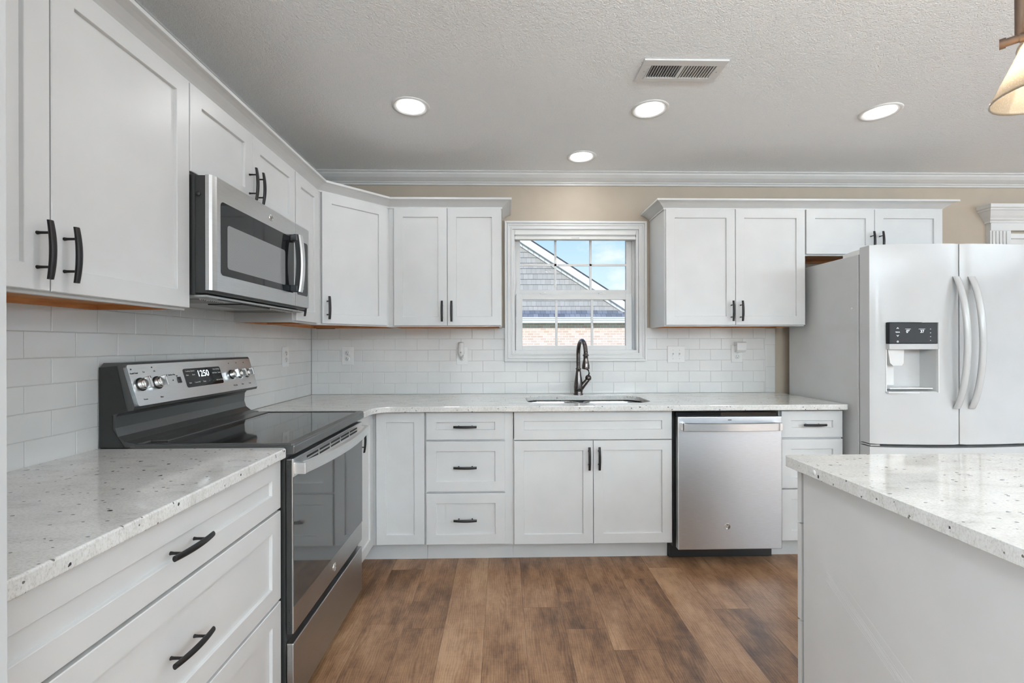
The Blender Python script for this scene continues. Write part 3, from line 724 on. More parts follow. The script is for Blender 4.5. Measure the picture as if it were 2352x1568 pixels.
# ------------------------------------------------------------------ dishwasher
def badge(parent, c, normal, rad=.62, txt=True, world=True):
    """round monogram badge; normal 'y' (-y facing) or 'x' (+x facing)"""
    m = MB(); ax = 'y' if normal == 'y' else 'x'; sg = -1 if normal == 'y' else 1
    m.lathe([(rad, 0), (rad, sg*.07), (rad*.9, sg*.1), (rad*.82, sg*.07), (0, sg*.07)], c, 28, ax)
    b = mesh_obj('badge', m, 'chrome', parent, world)
    q = MB()
    # monogram strokes and small scrolls inside the ring
    def pt(a, z): return (c[0]+a, c[1]+sg*.1, c[2]+z) if normal == 'y' else (c[0]+sg*.1, c[1]+a, c[2]+z)
    s = rad
    G = [(-.05*s+.26*s*math.cos(t)-.15*s, .26*s*math.sin(t)) for t in [math.radians(a) for a in range(50, 330, 20)]]+[(-.05*s, -.02*s), (-.2*s, -.02*s)]
    Ee = [(.42*s, .24*s), (.22*s, .27*s), (.14*s, .12*s), (.3*s, .02*s), (.12*s, -.08*s), (.2*s, -.26*s), (.44*s, -.22*s)]
    for P in (G, Ee): q.tube([pt(a, z) for a, z in P], .055*s/.62, 6)
    for k in range(4):
        t0 = PI/4+k*PI/2; q.tube([pt(.62*s*math.cos(t0+d), .62*s*math.sin(t0+d)) for d in (-.35, -.15, .15, .35)], .035*s/.62, 6)
    mesh_obj('monogram', q, 'vent_metal', b, world)
def dishwasher():
    r = root('dishwasher', 'stainless steel dishwasher with a bar handle between sink cabinet and narrow drawers', 'dishwasher', (103.2, 0, 0))
    mesh_obj('tub', MB().box(91.15, 115.2, -23.2, -1, 3.6, 34.5), 'black_plastic', r, True)
    mesh_obj('control_strip', MB().box(91.4, 114.4, -24.7, -23.8, 33.3, 34.3, .1), 'black_glass', r, True)
    mesh_obj('door', MB().box(91.55, 115.05, -25.4, -23.9, 3.7, 33.35, .16), 'steel', r, True)
    mesh_obj('toe_kick', MB().box(91.1, 115.2, -21.0, -19.6, .1, 3.6), 'black_plastic', r, True)
    h = MB(); n = 16; LL = []
    for i in range(n+1):
        t = -1+2*i/n; x = 103.2+t*10.95; y = -26.9-.65*(1-t*t)
        LL.append([(x, y, 30.5), (x, y, 32.05), (x, y+.35, 32.2), (x, y+.35, 30.35)])
    h.loops(LL, True, True, True)
    for x in (92.25, 113.45): h.box(x, x+.7, -27.2, -25.4, 30.45, 32.1, .08)
    mesh_obj('handle', h, 'steel_bright', r, True)
    mesh_obj('indicator', MB().box(102.8, 103.6, -25.45, -25.38, 32.55, 32.7), 'slot_dark', r, True)
    badge(r, (102.6, -25.4, 8.85), 'y', .68)
dishwasher()

# ------------------------------------------------------------------ microwave over the range (local frame: x = world y + 51, -y = into the room)
def microwave():
    r = root('microwave', 'stainless over-the-range microwave with a curved black and chrome handle', 'microwave', (0, -51, 56), R90)
    W = lambda y: y
    mesh_obj('body', MB().box(.1, 12.5, -65.9, -36.1, 56.15, 71.85, .1).box(12.5, 13.9, -65.75, -36.2, 56.4, 71.75), 'black_enamel', r, True)
    mesh_obj('screw', MB().lathe([(.28, 0), (.28, -.12), (0, -.14)], (12.9, -65.75, 69.3), 12, 'y'), 'slot_dark', r, True)
    # door with bullnosed near edge
    def front(y0, y1, nose):
        m = MB(); pr = []
        if nose: pr = [(13.9, y0), (14.35, y0+.03), (14.6, y0+.3), (14.7, y0+.7), (14.8, y0+1.0)]
        else: pr = [(13.9, y0), (14.8, y0)]
        pr += [(14.8, y1), (13.9, y1)]
        return m.prism(pr, 'z', 56.75, 71.8)
    d = mesh_obj('door', front(-65.95, -42.3, True), 'steel_mid', r, True)
    mesh_obj('control_panel', front(-42.22, -36.55, False), 'steel_mid', r, True)
    def rr(y0, y1, z0, z1, rad, x, n=5):
        return [(x, p[0], p[1]) for p in arc(y1-rad, z1-rad, rad, 90, 0, n)+arc(y1-rad, z0+rad, rad, 0, -90, n)+arc(y0+rad, z0+rad, rad, -90, -180, n)+arc(y0+rad, z1-rad, rad, 180, 90, n)]
    g = mesh_obj('door_glass', MB().loops([rr(-64.2, -42.9, 58.95, 68.85, .6, 14.7), rr(-64.2, -42.9, 58.95, 68.85, .6, 14.84)], True, True, True), 'black_glass', d, True)
    mesh_obj('window_screen', MB().loops([rr(-62.75, -46.2, 60.0, 66.0, .45, 14.8), rr(-62.75, -46.2, 60.0, 66.0, .45, 14.85)], True, True, True), 'microwave_screen', g, True)
    kp = mesh_obj('keypad', MB().loops([rr(-41.6, -37.1, 58.9, 69.0, .5, 14.7), rr(-41.6, -37.1, 58.9, 69.0, .5, 14.84)], True, True, True), 'black_glass', r, True)
    for k in range(9):
        z = 66.6-k*.8
        tx = ['Popcorn', 'Reheat', '1 2 3', '4 5 6', '7 8 9', '0', 'Power', 'Start', 'Clear'][k]
        o = text('keypad_lettering', tx, .42, 'grey_plastic', kp, (0, 0, 0), (R90, 0, 0)); o.location = (INV[r.name] @ (Vector((14.86, -39.3, z))*I))
    # handle: black bowed arm with chrome face
    hb = MB(); n = 14; A = []; B = []
    for i in range(n+1):
        t = -1+2*i/n; z = 64.2+t*5.1; out = 16.15+.45*(1-t*t)
        A.append([(out-.75, -44.3, z), (out, -44.2, z), (out, -42.9, z), (out-.6, -42.8, z)])
        B.append([(out, -44.0, z), (out+.22, -43.8, z), (out+.22, -42.8, z), (out, -42.7, z)])
    hb.loops(A, True, True, True)
    for z in (59.2, 68.2): hb.box(14.8, 16.1, -44.4, -42.8, z-.1, z+1.05, .12)
    hh = mesh_obj('handle', hb, 'black_plastic', r, True)
    mesh_obj('chrome_face', MB().loops(B, True, True, True), 'steel_bright', hh, True)
    badge(r, (14.8, -50.9, 70.35), 'x', .55)
    # underside
    u = mesh_obj('underside', MB().box(.4, 13.8, -65.6, -36.3, 55.9, 56.15), 'vent_metal', r, True)
    for (y0, y1) in ((-63.5, -57.5), (-44.5, -38.5)):
        v = MB()
        v.box(1.5, 11.5, y0, y1, 55.82, 55.9)
        for k in range(12): v.box(1.6, 11.4, y0+.2+k*.48, y0+.42+k*.48, 55.74, 55.82)
        mesh_obj('grease_filter', v, 'chrome', u, True)
    mesh_obj('lamp_cover', MB().box(7.5, 12.6, -55.5, -47, 55.72, 55.9, .06), 'black_plastic', u, True)
    mesh_obj('exhaust_slot', MB().box(13.0, 13.3, -62, -40, 55.84, 55.9), 'slot_dark', u, True)
microwave()

# ------------------------------------------------------------------ range
def kitchen_range():
    r = root('kitchen_range', 'freestanding electric range with black glass cooktop and chrome knobs', 'range', (0, -51, 0), R90)
    y0, y1 = -65.85, -36.1
    mesh_obj('body', MB().box(.5, 24.0, y0+.05, y1-.05, 1.6, 35.2), 'black_enamel', r, True)
    lg = [(2.5, y0+1.5), (2.5, y1-1.5), (22.5, y0+1.5), (22.5, y1-1.5)]
    for (a, b) in lg: mesh_obj('leg', MB().lathe([(.7, 0), (.7, .4), (.35, .5), (.35, 1.6)], (a, b, 0), 12), 'black_plastic', r, True)
    mesh_obj('kick_plate', MB().box(22.3, 22.8, y0+.4, y1-.4, .25, 1.7), 'black_plastic', r, True)
    # cooktop
    ct = MB(); ct.box(4.0, 25.3, y0, y1, 35.25, 36.45, .18); 
    ct.box(4.6, 25.0, y0+.02, y0+.75, 36.3, 36.68, .12); ct.box(4.6, 25.0, y1-.75, y1-.02, 36.3, 36.68, .12); ct.box(24.0, 25.2, y0+.1, y1-.1, 36.3, 36.66, .12)
    c = mesh_obj('cooktop', ct, 'dark_enamel', r, True)
    mesh_obj('cooktop_glass', MB().box(5.0, 24.1, y0+.7, y1-.7, 36.4, 36.56), 'cooktop_glass', c, True)
    # backguard
    P = [(.3, 36.2), (.3, 46.8), (.7, 47.3), (2.8, 47.3), (3.0, 47.1), (4.65, 41.6), (4.5, 41.1), (2.6, 40.75), (2.25, 40.3), (2.15, 38.8), (2.5, 37.7), (3.4, 37.0), (4.9, 36.72), (4.9, 36.2)]
    mesh_obj('backguard', MB().prism([(a, b) for a, b in P], 'y', y0+.1, y1-.1), 'dark_enamel', r, True, bevel=.12)
    mesh_obj('side_panel', MB().prism([(.2, 36.3), (.2, 46.7), (2.4, 46.9), (3.7, 41.0), (1.9, 40.5), (1.9, 38.6), (3.4, 36.3)], 'y', y0-.02, y0+.12), 'black_enamel', r, True)
    mesh_obj('rear_ledge', MB().box(4.6, 7.2, y0+2.5, y1-1, 36.5, 36.72, .1), 'dark_enamel', c, True)
    # slanted control panel: point on panel at height z has x = 3.12+(47.2-z)*.3
    nx, nz = 1/math.hypot(1, .3), .3/math.hypot(1, .3)
    def on(y, z, off=0): x = 3.05+(47.2-z)*.3; return (x+nx*off, y, z+nz*off)
    def plate(ya, yb, za, zb, o0, o1, rad=.3):
        pts = arc(yb-rad, zb-rad, rad, 90, 0, 4)+arc(yb-rad, za+rad, rad, 0, -90, 4)+arc(ya+rad, za+rad, rad, -90, -180, 4)+arc(ya+rad, zb-rad, rad, 180, 90, 4)
        return MB().loops([[on(a, b, o0) for a, b in pts], [on(a, b, o1) for a, b in pts]], True, True, True)
    cp = mesh_obj('control_panel', plate(y0+.45, y1-.45, 41.55, 46.95, -.1, .16), 'steel_bright', r, True)
    dp = mesh_obj('display', plate(-55.5, -46.45, 43.05, 45.9, .1, .2, .35), 'black_glass', cp, True)
    tilt = math.atan(.3)
    def ptext(nm, s, size, mat, y, z, off=.22):
        o = text(nm, s, size, mat, dp, (0, 0, 0), (0, 0, 0)); p = INV[r.name] @ (Vector(on(y, z, off))*I)
        o.location = p; o.rotation_euler = (R90-tilt, 0, 0); return o
    ptext('clock_digits', '1250', 1.45, 'display_glow', -51.1, 44.95)
    for s, yy, z in (('Cooking Options', -54.0, 45.5), ('Bake', -54.8, 44.9), ('Broil', -53.4, 44.9), ('Oven Settings', -47.6, 45.5), ('Self Clean', -48.2, 44.9), ('Steam', -47.0, 44.9),
                     ('Start', -54.6, 43.7), ('Cancel Off', -53.0, 43.7), ('Timer', -51.3, 43.7), ('+', -50.0, 43.7), ('-', -49.1, 43.7), ('Set', -48.1, 43.7), ('Cook Time', -47.2, 43.7)):
        ptext('panel_lettering', s, .30, 'white_plastic', yy, z)
    for (yy, z) in ((-64.9, 46.35), (-61.3, 46.45), (-58.0, 44.4), (-57.0, 44.95), (-43.6, 46.3), (-41.3, 46.3), (-39.0, 46.3)):
        mesh_obj('mark_dot', MB().lathe([(.1, 0), (.1, .03), (0, .04)], on(yy, z, .17), 8, 'x'), 'slot_dark', cp, True)
    for s, yy, z in (('Front', -63.9, 42.3), ('Rear', -61.0, 42.3), ('Small Dual', -64.6, 45.8), ('Lo', -62.9, 45.9), ('Hi', -61.0, 45.9), ('Surface On', -58.0, 45.2), ('Warming', -43.4, 42.4), ('Rear', -41.1, 42.4), ('Front', -38.8, 42.4)):
        o = text('panel_lettering', s, .30, 'slot_dark', cp, (0, 0, 0), (R90-tilt, 0, 0)); o.location = INV[r.name] @ (Vector(on(yy, z, .18))*I)
    rk = MB().box(-.3, .3, -.12, .05, -.45, .45, .05); 
    o = mesh_obj('rocker_switch', rk, 'black_plastic', cp); o.location = INV[r.name] @ (Vector(on(-56.75, 44.35, .2))*I); o.rotation_euler = (-tilt, 0, 0)
    for (yy, s) in ((-63.9, 1), (-61.0, 1), (-43.55, .92), (-41.25, .92), (-38.95, .92)):
        k = MB().lathe([(.78*s, 0), (.80*s, -.15), (.74*s, -.55), (.76*s, -.6), (.7*s, -.72), (0, -.74)], (0, 0, 0), 28, 'y')
        kn = mesh_obj('knob', k, 'chrome', cp); kn.location = INV[r.name] @ (Vector(on(yy, 44.3, .16))*I); kn.rotation_euler = (-tilt, 0, 0)
        g = MB().box(-.2*s, .2*s, -1.45, -.7, -.78*s, .78*s, .09)
        mesh_obj('knob_grip', g, 'steel_bright', kn)
        mesh_obj('knob_mark', MB().box(-.05, .05, -1.46, -1.4, .45*s, .75*s), 'slot_dark', kn)
        mesh_obj('knob_skirt', MB().lathe([(.92*s, 0), (.92*s, -.08), (.7*s, -.1)], (0, 0, 0), 24, 'y'), 'black_plastic', kn)
    # oven door
    d = mesh_obj('oven_door', MB().box(24.05, 24.95, y0+.3, y1-.35, 11.55, 34.6, .1), 'steel_dark', r, True)
    mesh_obj('door_edge', MB().box(24.1, 24.75, y0+.22, y0+.32, 11.7, 34.4), 'black_enamel', d, True)
    sl = MB()
    for z in (33.6, 32.4, 30.6, 14.6, 13.0, 12.3): sl.box(24.25, 24.5, y0+.17, y0+.24, z-.2, z+.2)
    mesh_obj('door_slot', sl, 'slot_dark', d, True)
    mesh_obj('door_glass', MB().box(24.8, 25.02, y0+.32, y1-.37, 15.2, 32.2), 'oven_glass', d, True)
    vt = MB()
    for k in range(5):
        for z in (33.2, 33.75): vt.box(24.9, 25.0, -61.5+k*4.5, -57.5+k*4.5, z, z+.3)
    mesh_obj('vent_slot', vt, 'slot_dark', d, True)
    mesh_obj('top_trim', MB().box(24.9, 24.99, y0+.35, y1-.4, 32.2, 34.5), 'steel_bright', d, True)
    n = 18; LL = []
    for i in range(n+1):
        t = -1+2*i/n; y = -51+t*13.9; x = 26.35+1.25*(1-t*t)
        LL.append([(x, y, 32.55), (x, y, 33.95), (x-.45, y, 34.1), (x-.45, y, 32.45)])
    h = MB().loops(LL, True, True, True)
    for y in (-65.2, -37.6): h.box(24.95, 26.4, y, y+.7, 32.5, 34.0, .06)
    mesh_obj('handle', h, 'steel_bright', d, True)
    badge(d, (24.95, -51.0, 13.3), 'x', .7)
    # storage drawer
    mesh_obj('storage_drawer', MB().box(24.0, 24.95, y0+.3, y1-.35, 1.9, 10.3, .12), 'steel_dark', r, True)
kitchen_range()

# ------------------------------------------------------------------ refrigerator
def fridge():
    r = root('refrigerator', 'white french-door refrigerator with curved handles and a water dispenser', 'refrigerator', (149, -3, 0))
    x0, x1 = 131.0, 167.0
    mesh_obj('cabinet_body', MB().box(x0, x1, -27.2, -3, 1.0, 69.25, .12), 'white_fridge', r, True)
    mesh_obj('gasket', MB().box(x0+.3, x1-.3, -27.75, -27.2, 5, 69.2), 'fridge_gap', r, True)
    mesh_obj('base_grille', MB().box(x0+.5, x1-.5, -27.5, -25, .2, 3.6), 'grey_plastic', r, True)
    # doors with a gentle bow: front surface y as a function of x
    def fy(x): t = (x-149)/18.0; return -30.6-1.5*(1-abs(t)**2.2)
    def door(name, a, b, z0, z1, hole=None):
        m = MB(); n = 14; r_ = .55
        xs = [a+(b-a)*k/n for k in range(n+1)]
        zs = [z0, z1]
        if hole: xs = sorted(set([round(x, 4) for x in xs if not (hole[0]-.3 < x < hole[0]+.3 or hole[1]-.3 < x < hole[1]+.3)]+[hole[0], hole[1]])); zs = [z0, hole[2], hole[3], z1]
        F = [[(x, fy(x) if (a+.01 < x < b-.01) else fy(x)+.35, z) for x in xs] for z in zs]
        nx_ = len(xs); vs = [p for row in F for p in row]; fs = []
        for j in range(len(zs)-1):
            for i in range(nx_-1):
                if hole and j == 1 and xs[i] >= hole[0]-.001 and xs[i+1] <= hole[1]+.001: continue
                fs.append((j*nx_+i, j*nx_+i+1, (j+1)*nx_+i+1, (j+1)*nx_+i))
        m.add(vs, fs, True)
        yb = -27.65
        top = [(x, fy(x) if (a+.01 < x < b-.01) else fy(x)+.35, z1) for x in xs]; bot = [(p[0], p[1], z0) for p in top]
        m.add(top+[(b, yb, z1), (a, yb, z1)], [tuple(range(nx_+2))]); m.add(bot+[(b, yb, z0), (a, yb, z0)], [tuple(range(nx_+1, -1, -1))])
        m.add([top[0], bot[0], (a, yb, z0), (a, yb, z1)], [(0, 1, 2, 3)]); m.add([top[-1], bot[-1], (b, yb, z0), (b, yb, z1)], [(3, 2, 1, 0)])
        m.add([(a, yb, z0), (b, yb, z0), (b, yb, z1), (a, yb, z1)], [(0, 1, 2, 3)])
        if hole:
            h0, h1, c0, c1 = hole; yb2 = -28.6
            f0, f1 = fy(h0), fy(h1)
            m.add([(h0, f0, c0), (h1, f1, c0), (h1, f1, c1), (h0, f0, c1), (h0+.9, yb2, c0+.9), (h1-.9, yb2, c0+.9), (h1-.9, yb2, c1), (h0+.9, yb2, c1)],
                  [(0, 4, 5, 1), (1, 5, 6, 2), (2, 6, 7, 3), (3, 7, 4, 0), (4, 7, 6, 5)])
        return m
    H = (133.9, 144.35, 39.3, 54.0)
    ld = mesh_obj('door', door('d', x0, 148.9, 28.25, 70.6, H), 'white_fridge', r, True)
    rd = mesh_obj('door', door('d', 149.15, x1, 28.25, 70.6), 'white_fridge', r, True)
    mesh_obj('freezer_drawer', door('d', x0, x1, 3.8, 27.55), 'white_fridge', r, True)
    mesh_obj('freezer_handle', MB().tube([(135, -31.9, 24.5), (137, -33.6, 24.8), (149, -34.6, 24.8), (161, -33.6, 24.8), (163, -31.9, 24.5)], .6, 14), 'white_fridge', r, True)
    for X, D in ((148.0, ld), (151.25, rd)):
        L = []; n = 26
        for i in range(n+1):
            t = -1+2*i/n; z = 49.75+t*13.9; b = (1-t*t)
            y = fy(X)-.1-2.35*b**.8; hw = .72-.06*b; th = .38+.1*b
            L.append([(X+hw*math.cos(2*PI*k/18), y-th*math.sin(2*PI*k/18), z) for k in range(18)])
        mesh_obj('handle', MB().loops(L, True, True, True, True), 'white_fridge', D, True)
    # dispenser
    dp = mesh_obj('dispenser_display', MB().box(H[0]-.05, H[1]+.05, fy(139)-.2, fy(139)+1.5, 49.5, 54.1, .18), 'black_glass', ld, True)
    mesh_obj('dispenser_ledge', MB().prism([(H[0], -30.5), (H[0], fy(139)-.25), (136.5, fy(139)-.5), (139.1, fy(139)-.58), (141.8, fy(139)-.5), (H[1], fy(139)-.25), (H[1], -30.5)], 'z', 48.35, 49.5), 'white_fridge', ld, True)
    mesh_obj('dispenser_frame', MB().box(H[0]-.1, H[0]+.12, fy(H[0])-.08, fy(H[0])+.6, 39.2, 48.4).box(H[1]-.12, H[1]+.1, fy(H[1])-.08, fy(H[1])+.6, 39.2, 48.4).box(H[0]-.1, H[1]+.1, fy(139)-.12, fy(H[0])+.7, 39.1, 39.4), 'white_plastic', ld, True)
    mesh_obj('dispenser_nozzle', MB().prism([(134.2, 48.4), (134.7, 45.4), (135.3, 44.9), (137.2, 44.9), (137.6, 45.4), (137.7, 48.4)], 'y', -31.2, -29.0), 'white_plastic', ld, True, bevel=.1)
    mesh_obj('dispenser_paddle', MB().box(135.1, 136.9, -29.6, -29.3, 40.6, 45.2, .08), 'white_plastic', ld, True)
    mesh_obj('dispenser_tray', MB().box(H[0]+.6, H[1]-.6, -31.4, -28.7, 39.9, 40.2, .05), 'white_plastic', ld, True)
    yy = fy(139)-.22
    for s, x, z, sz in (('0\u00b0', 137.9, 52.1, .85), ('37', 140.95, 52.1, .85), ('Options', 135.7, 52.0, .28)):
        o = text('display_text', s, sz, 'display_glow', dp, (0, 0, 0), (R90, 0, 0)); o.location = INV[r.name] @ (Vector((x, yy, z))*I)
    ic = MB()
    ic.tube([(135.5, yy, 52.7), (135.7, yy, 52.95), (135.9, yy, 52.7)], .04, 6).tube([(135.5, yy, 51.35), (135.7, yy, 51.1), (135.9, yy, 51.35)], .04, 6)
    ic.tube([(135.7+.16*math.cos(a), yy, 50.0+.16*math.sin(a)) for a in [k*PI/4 for k in range(9)]], .03, 6).box(137.3, 138.5, yy-.02, yy+.02, 52.62, 52.66).box(140.2, 141.6, yy-.02, yy+.02, 52.62, 52.66)
    for k in range(4): ic.box(142.65, 142.85, yy-.02, yy+.02, 50.2+k*.8, 50.25+k*.8)
    mesh_obj('display_icons', ic, 'display_glow', dp, True)
    for s in (-1, 1):
        xa = x0+.1 if s < 0 else x1-.1
        hm = MB().prism([(-22.6, 69.2), (-22.6, 69.95), (-25.5, 70.25), (-28.6, 70.25), (-28.6, 70.6), (-29.6, 70.6), (-29.6, 69.9), (-27.5, 69.2)], 'x', min(xa, xa-s*3.2), max(xa, xa-s*3.2))
        mesh_obj('hinge_cover', hm, 'white_plastic', r, True, bevel=.08)
        mesh_obj('lower_hinge', MB().box(min(xa, xa-s*2), max(xa, xa-s*2), -30.4, -27.6, 27.75, 28.05), 'vent_metal', r, True)
    mesh_obj('side_cap', MB().lathe([(.18, 0), (.18, -.03), (.1, -.04), (0, -.04)], (x0, -25.4, 57.5), 14, 'x'), 'white_plastic', r, True)
fridge()

# ------------------------------------------------------------------ island
def island():
    r = root('kitchen_island', 'white kitchen island base with a plain scuffed side panel, at lower right', 'island', (106, -100, 0))
    px = 88.1
    mesh_obj('body', MB().box(px+.35, 124.5, -133, -73.1, TK, 34.75).box(px+.35, 124.5, -133, -76, 0, TK), 'white_lacquer', r, True)
    mesh_obj('side_panel', MB().box(px, px+.35, -134, -72.75, 0, 34.72), 'white_lacquer', r, True)
    for k in range(2):
        a = px+.1+k*18.2
        for (z0, z1) in ((28.2, 34.4), (16.5, 27.95), (4.9, 16.2)):
            m = MB(); shaker(m, -(a+17.9), -(a), z0, z1, 71.45); m.v = [(-v[0], -v[1], v[2]) for v in m.v]
            d = mesh_obj('drawer', m, 'white_lacquer', r, True)
            h = handle(d, 0, 0, 0, 'h'); h.location = Vector((a+9-106, -71.45+100, (z0+z1)/2))*I; h.rotation_euler = (0, 0, PI)
    sc = MB(); rnd = random.Random(5)
    for k in range(7):
        t = rnd.random(); y0 = -76.5-rnd.random()*3; z0 = 24.8-rnd.random()*1.5; L = 7+rnd.random()*9
        sl = .50+rnd.random()*.03
        sc.tube([(px-.001, y0, z0), (px-.003, y0-L*.5, z0-L*.5*sl), (px-.001, y0-L, z0-L*sl)], .009, 4)
    mesh_obj('scuff_mark', sc, 'vent_white', r, True)
    top = bpy.data.objects['countertop.002']; INV[top.name] = Matrix.Identity(4)
    mesh_obj('edge_dot', MB().lathe([(.0, -.10), (.2, -.08), (.3, -.02), (.32, 0.04)], (86.7, -76.6, 35.4), 16, 'x'), 'white_plastic', top, True)
island()

# ------------------------------------------------------------------ outlets, switches, plug-ins
def plate(name, label, cat, x, z, kind, wall='b', w=3.15, h=4.85, gangs=1):
    r = root(name, label, cat, (x, 0, z) if wall == 'b' else (0, x, z), 0 if wall == 'b' else R90)
    mesh_obj('cover_plate', MB().box(-w/2, w/2, -.24, -.01, -h/2, h/2, .08), 'white_plastic', r)
    for g in range(gangs):
        gx = (g-(gangs-1)/2)*1.8
        if kind == 'outlet':
            for s in (-1, 1):
                c = mesh_obj('receptacle', MB().lathe([(.68, -.2), (.66, -.3), (0, -.31)], (gx, 0, s*.78), 24, 'y'), 'white_plastic', r)
                q = MB().box(gx-.3, gx-.22, -.33, -.3, s*.78+.05, s*.78+.35).box(gx+.2, gx+.28, -.33, -.3, s*.78+.08, s*.78+.32).lathe([(.1, -.3), (.1, -.33), (0, -.33)], (gx, 0, s*.78-.25), 10, 'y')
                mesh_obj('slot', q, 'slot_dark', c)
        else:
            mesh_obj('toggle', MB().box(gx-.17, gx+.17, -.34, -.2, -.48, .48, .03).prism([(-.3, -.1), (-.75, .28), (-.75, .42), (-.3, .3)], 'x', gx-.11, gx+.11), 'white_plastic', r)
            mesh_obj('screw', MB().lathe([(.09, -.2), (.09, -.27), (0, -.28)], (gx, 0, 1.2), 8, 'y').lathe([(.09, -.2), (.09, -.27), (0, -.28)], (gx, 0, -1.2), 8, 'y'), 'grey_plastic', r)
    return r
plate('wall_outlet', 'white duplex outlet on the back tiles near the room corner', 'outlet', 10.0, 46.55, 'outlet')
plate('wall_outlet', 'white duplex outlet on the back tiles holding the round plug-in', 'outlet', 41.35, 46.5, 'outlet')
plate('wall_outlet', 'white duplex outlet on the back tiles near the fridge', 'outlet', 118.05, 46.85, 'outlet')
plate('wall_outlet', 'white duplex outlet on the left tiles between range and room corner', 'outlet', -15.1, 46.8, 'outlet', 'l')
plate('light_switch', 'white double toggle switch plate right of the window', 'switch', 100.9, 46.75, 'switch', 'b', 4.9, 4.6, 2)
def plugins():
    r = root('air_freshener', 'white rounded plug-in air freshener in the outlet left of the window', 'air freshener', (41.2, -.3, 45.9))
    mesh_obj('housing', MB().lathe([(.0, 46.0), (.35, 46.2), (.85, 47.2), (.9, 47.9), (.82, 48.6), (.8, 50.1), (.7, 50.15)], (41.15, -1.15, 0), 26), 'white_plastic', r, True)
    mesh_obj('cap', MB().lathe([(.78, 50.15), (.6, 50.28), (.2, 50.32), (0, 50.33)], (41.15, -1.15, 0), 20), 'grey_plastic', r, True)
    mesh_obj('oil_window', MB().tube([(41.15+.62*math.cos(a), -1.75-.1*math.sin(a), 46.75-.55*math.sin(a)) for a in [PI*k/8 for k in range(9)]], .13, 8), 'grey_plastic', r, True)
    mesh_obj('dial', MB().lathe([(.22, -2.02), (.22, -2.1), (0, -2.12)], (41.15, 0, 47.5), 14, 'y'), 'grey_plastic', r, True)
    mesh_obj('plug', MB().box(40.8, 41.5, -.9, -.3, 46.9, 47.6), 'white_plastic', r, True)
    q = root('plug_in_device', 'white boxy plug-in device in the outlet near the fridge', 'plug-in', (118.5, -.3, 47.3))
    mesh_obj('housing', MB().prism([(-.35, 47.3), (-1.2, 47.4), (-1.75, 47.9), (-1.8, 49.9), (-1.5, 50.2), (-.35, 50.2)], 'x', 117.3, 119.85), 'white_plastic', q, True, bevel=.15)
    mesh_obj('side_tab', MB().box(116.9, 117.3, -1.2, -.9, 49.2, 49.35), 'grey_plastic', q, True)
plugins()

# ------------------------------------------------------------------ ceiling fixtures
def can(x, y, label, power=1.25, d=True):
    r = root('recessed_light', label, 'recessed light', (x, y, CZ), 0, 'recessed ceiling lights')
    mesh_obj('trim_ring', MB().lathe([(3.7, 0), (3.68, -.12), (3.3, -.2), (3.05, -.16), (2.9, .02)], (0, 0, 0), 44, cap=False), 'white_plastic', r)
    mesh_obj('baffle', MB().lathe([(3.05, -.16), (2.75, -.10), (2.7, -.05)], (0, 0, 0), 40, cap=False), 'fascia_white', r)
    mesh_obj('lens', MB().lathe([(2.8, -.06), (2.6, -.09), (0, -.10)], (0, 0, 0), 40), 'led_lens', r)
    l = light('lamp', 'AREA', (x, y, CZ-.5), (0, 0, 0), power, (.97, .98, 1), 5.4, None, r)
    l.data.spread = math.radians(165)
    return r
can(34.4, -35.2, 'round recessed ceiling light at left, above the range side')
can(82.3, -34.9, 'round recessed ceiling light in the middle, just behind the air vent')
can(129.8, -34.6, 'round recessed ceiling light at right, above the fridge')
can(72.5, -11.7, 'round recessed ceiling light close to the back wall, above the window', .75)
for (x, y, w) in ((42, -85, 'over the near left counter'), (82.3, -160, 'behind the photographer, in line with the vent'), (34.4, -160, 'behind the photographer at left'), (150, -190, 'behind the photographer, beyond the island'), (220, -80, 'over the dining end'), (240, -190, 'at the far dining end')):
    can(x, y, 'round recessed ceiling light '+w, 2.6 if x == 42 else 1.5)
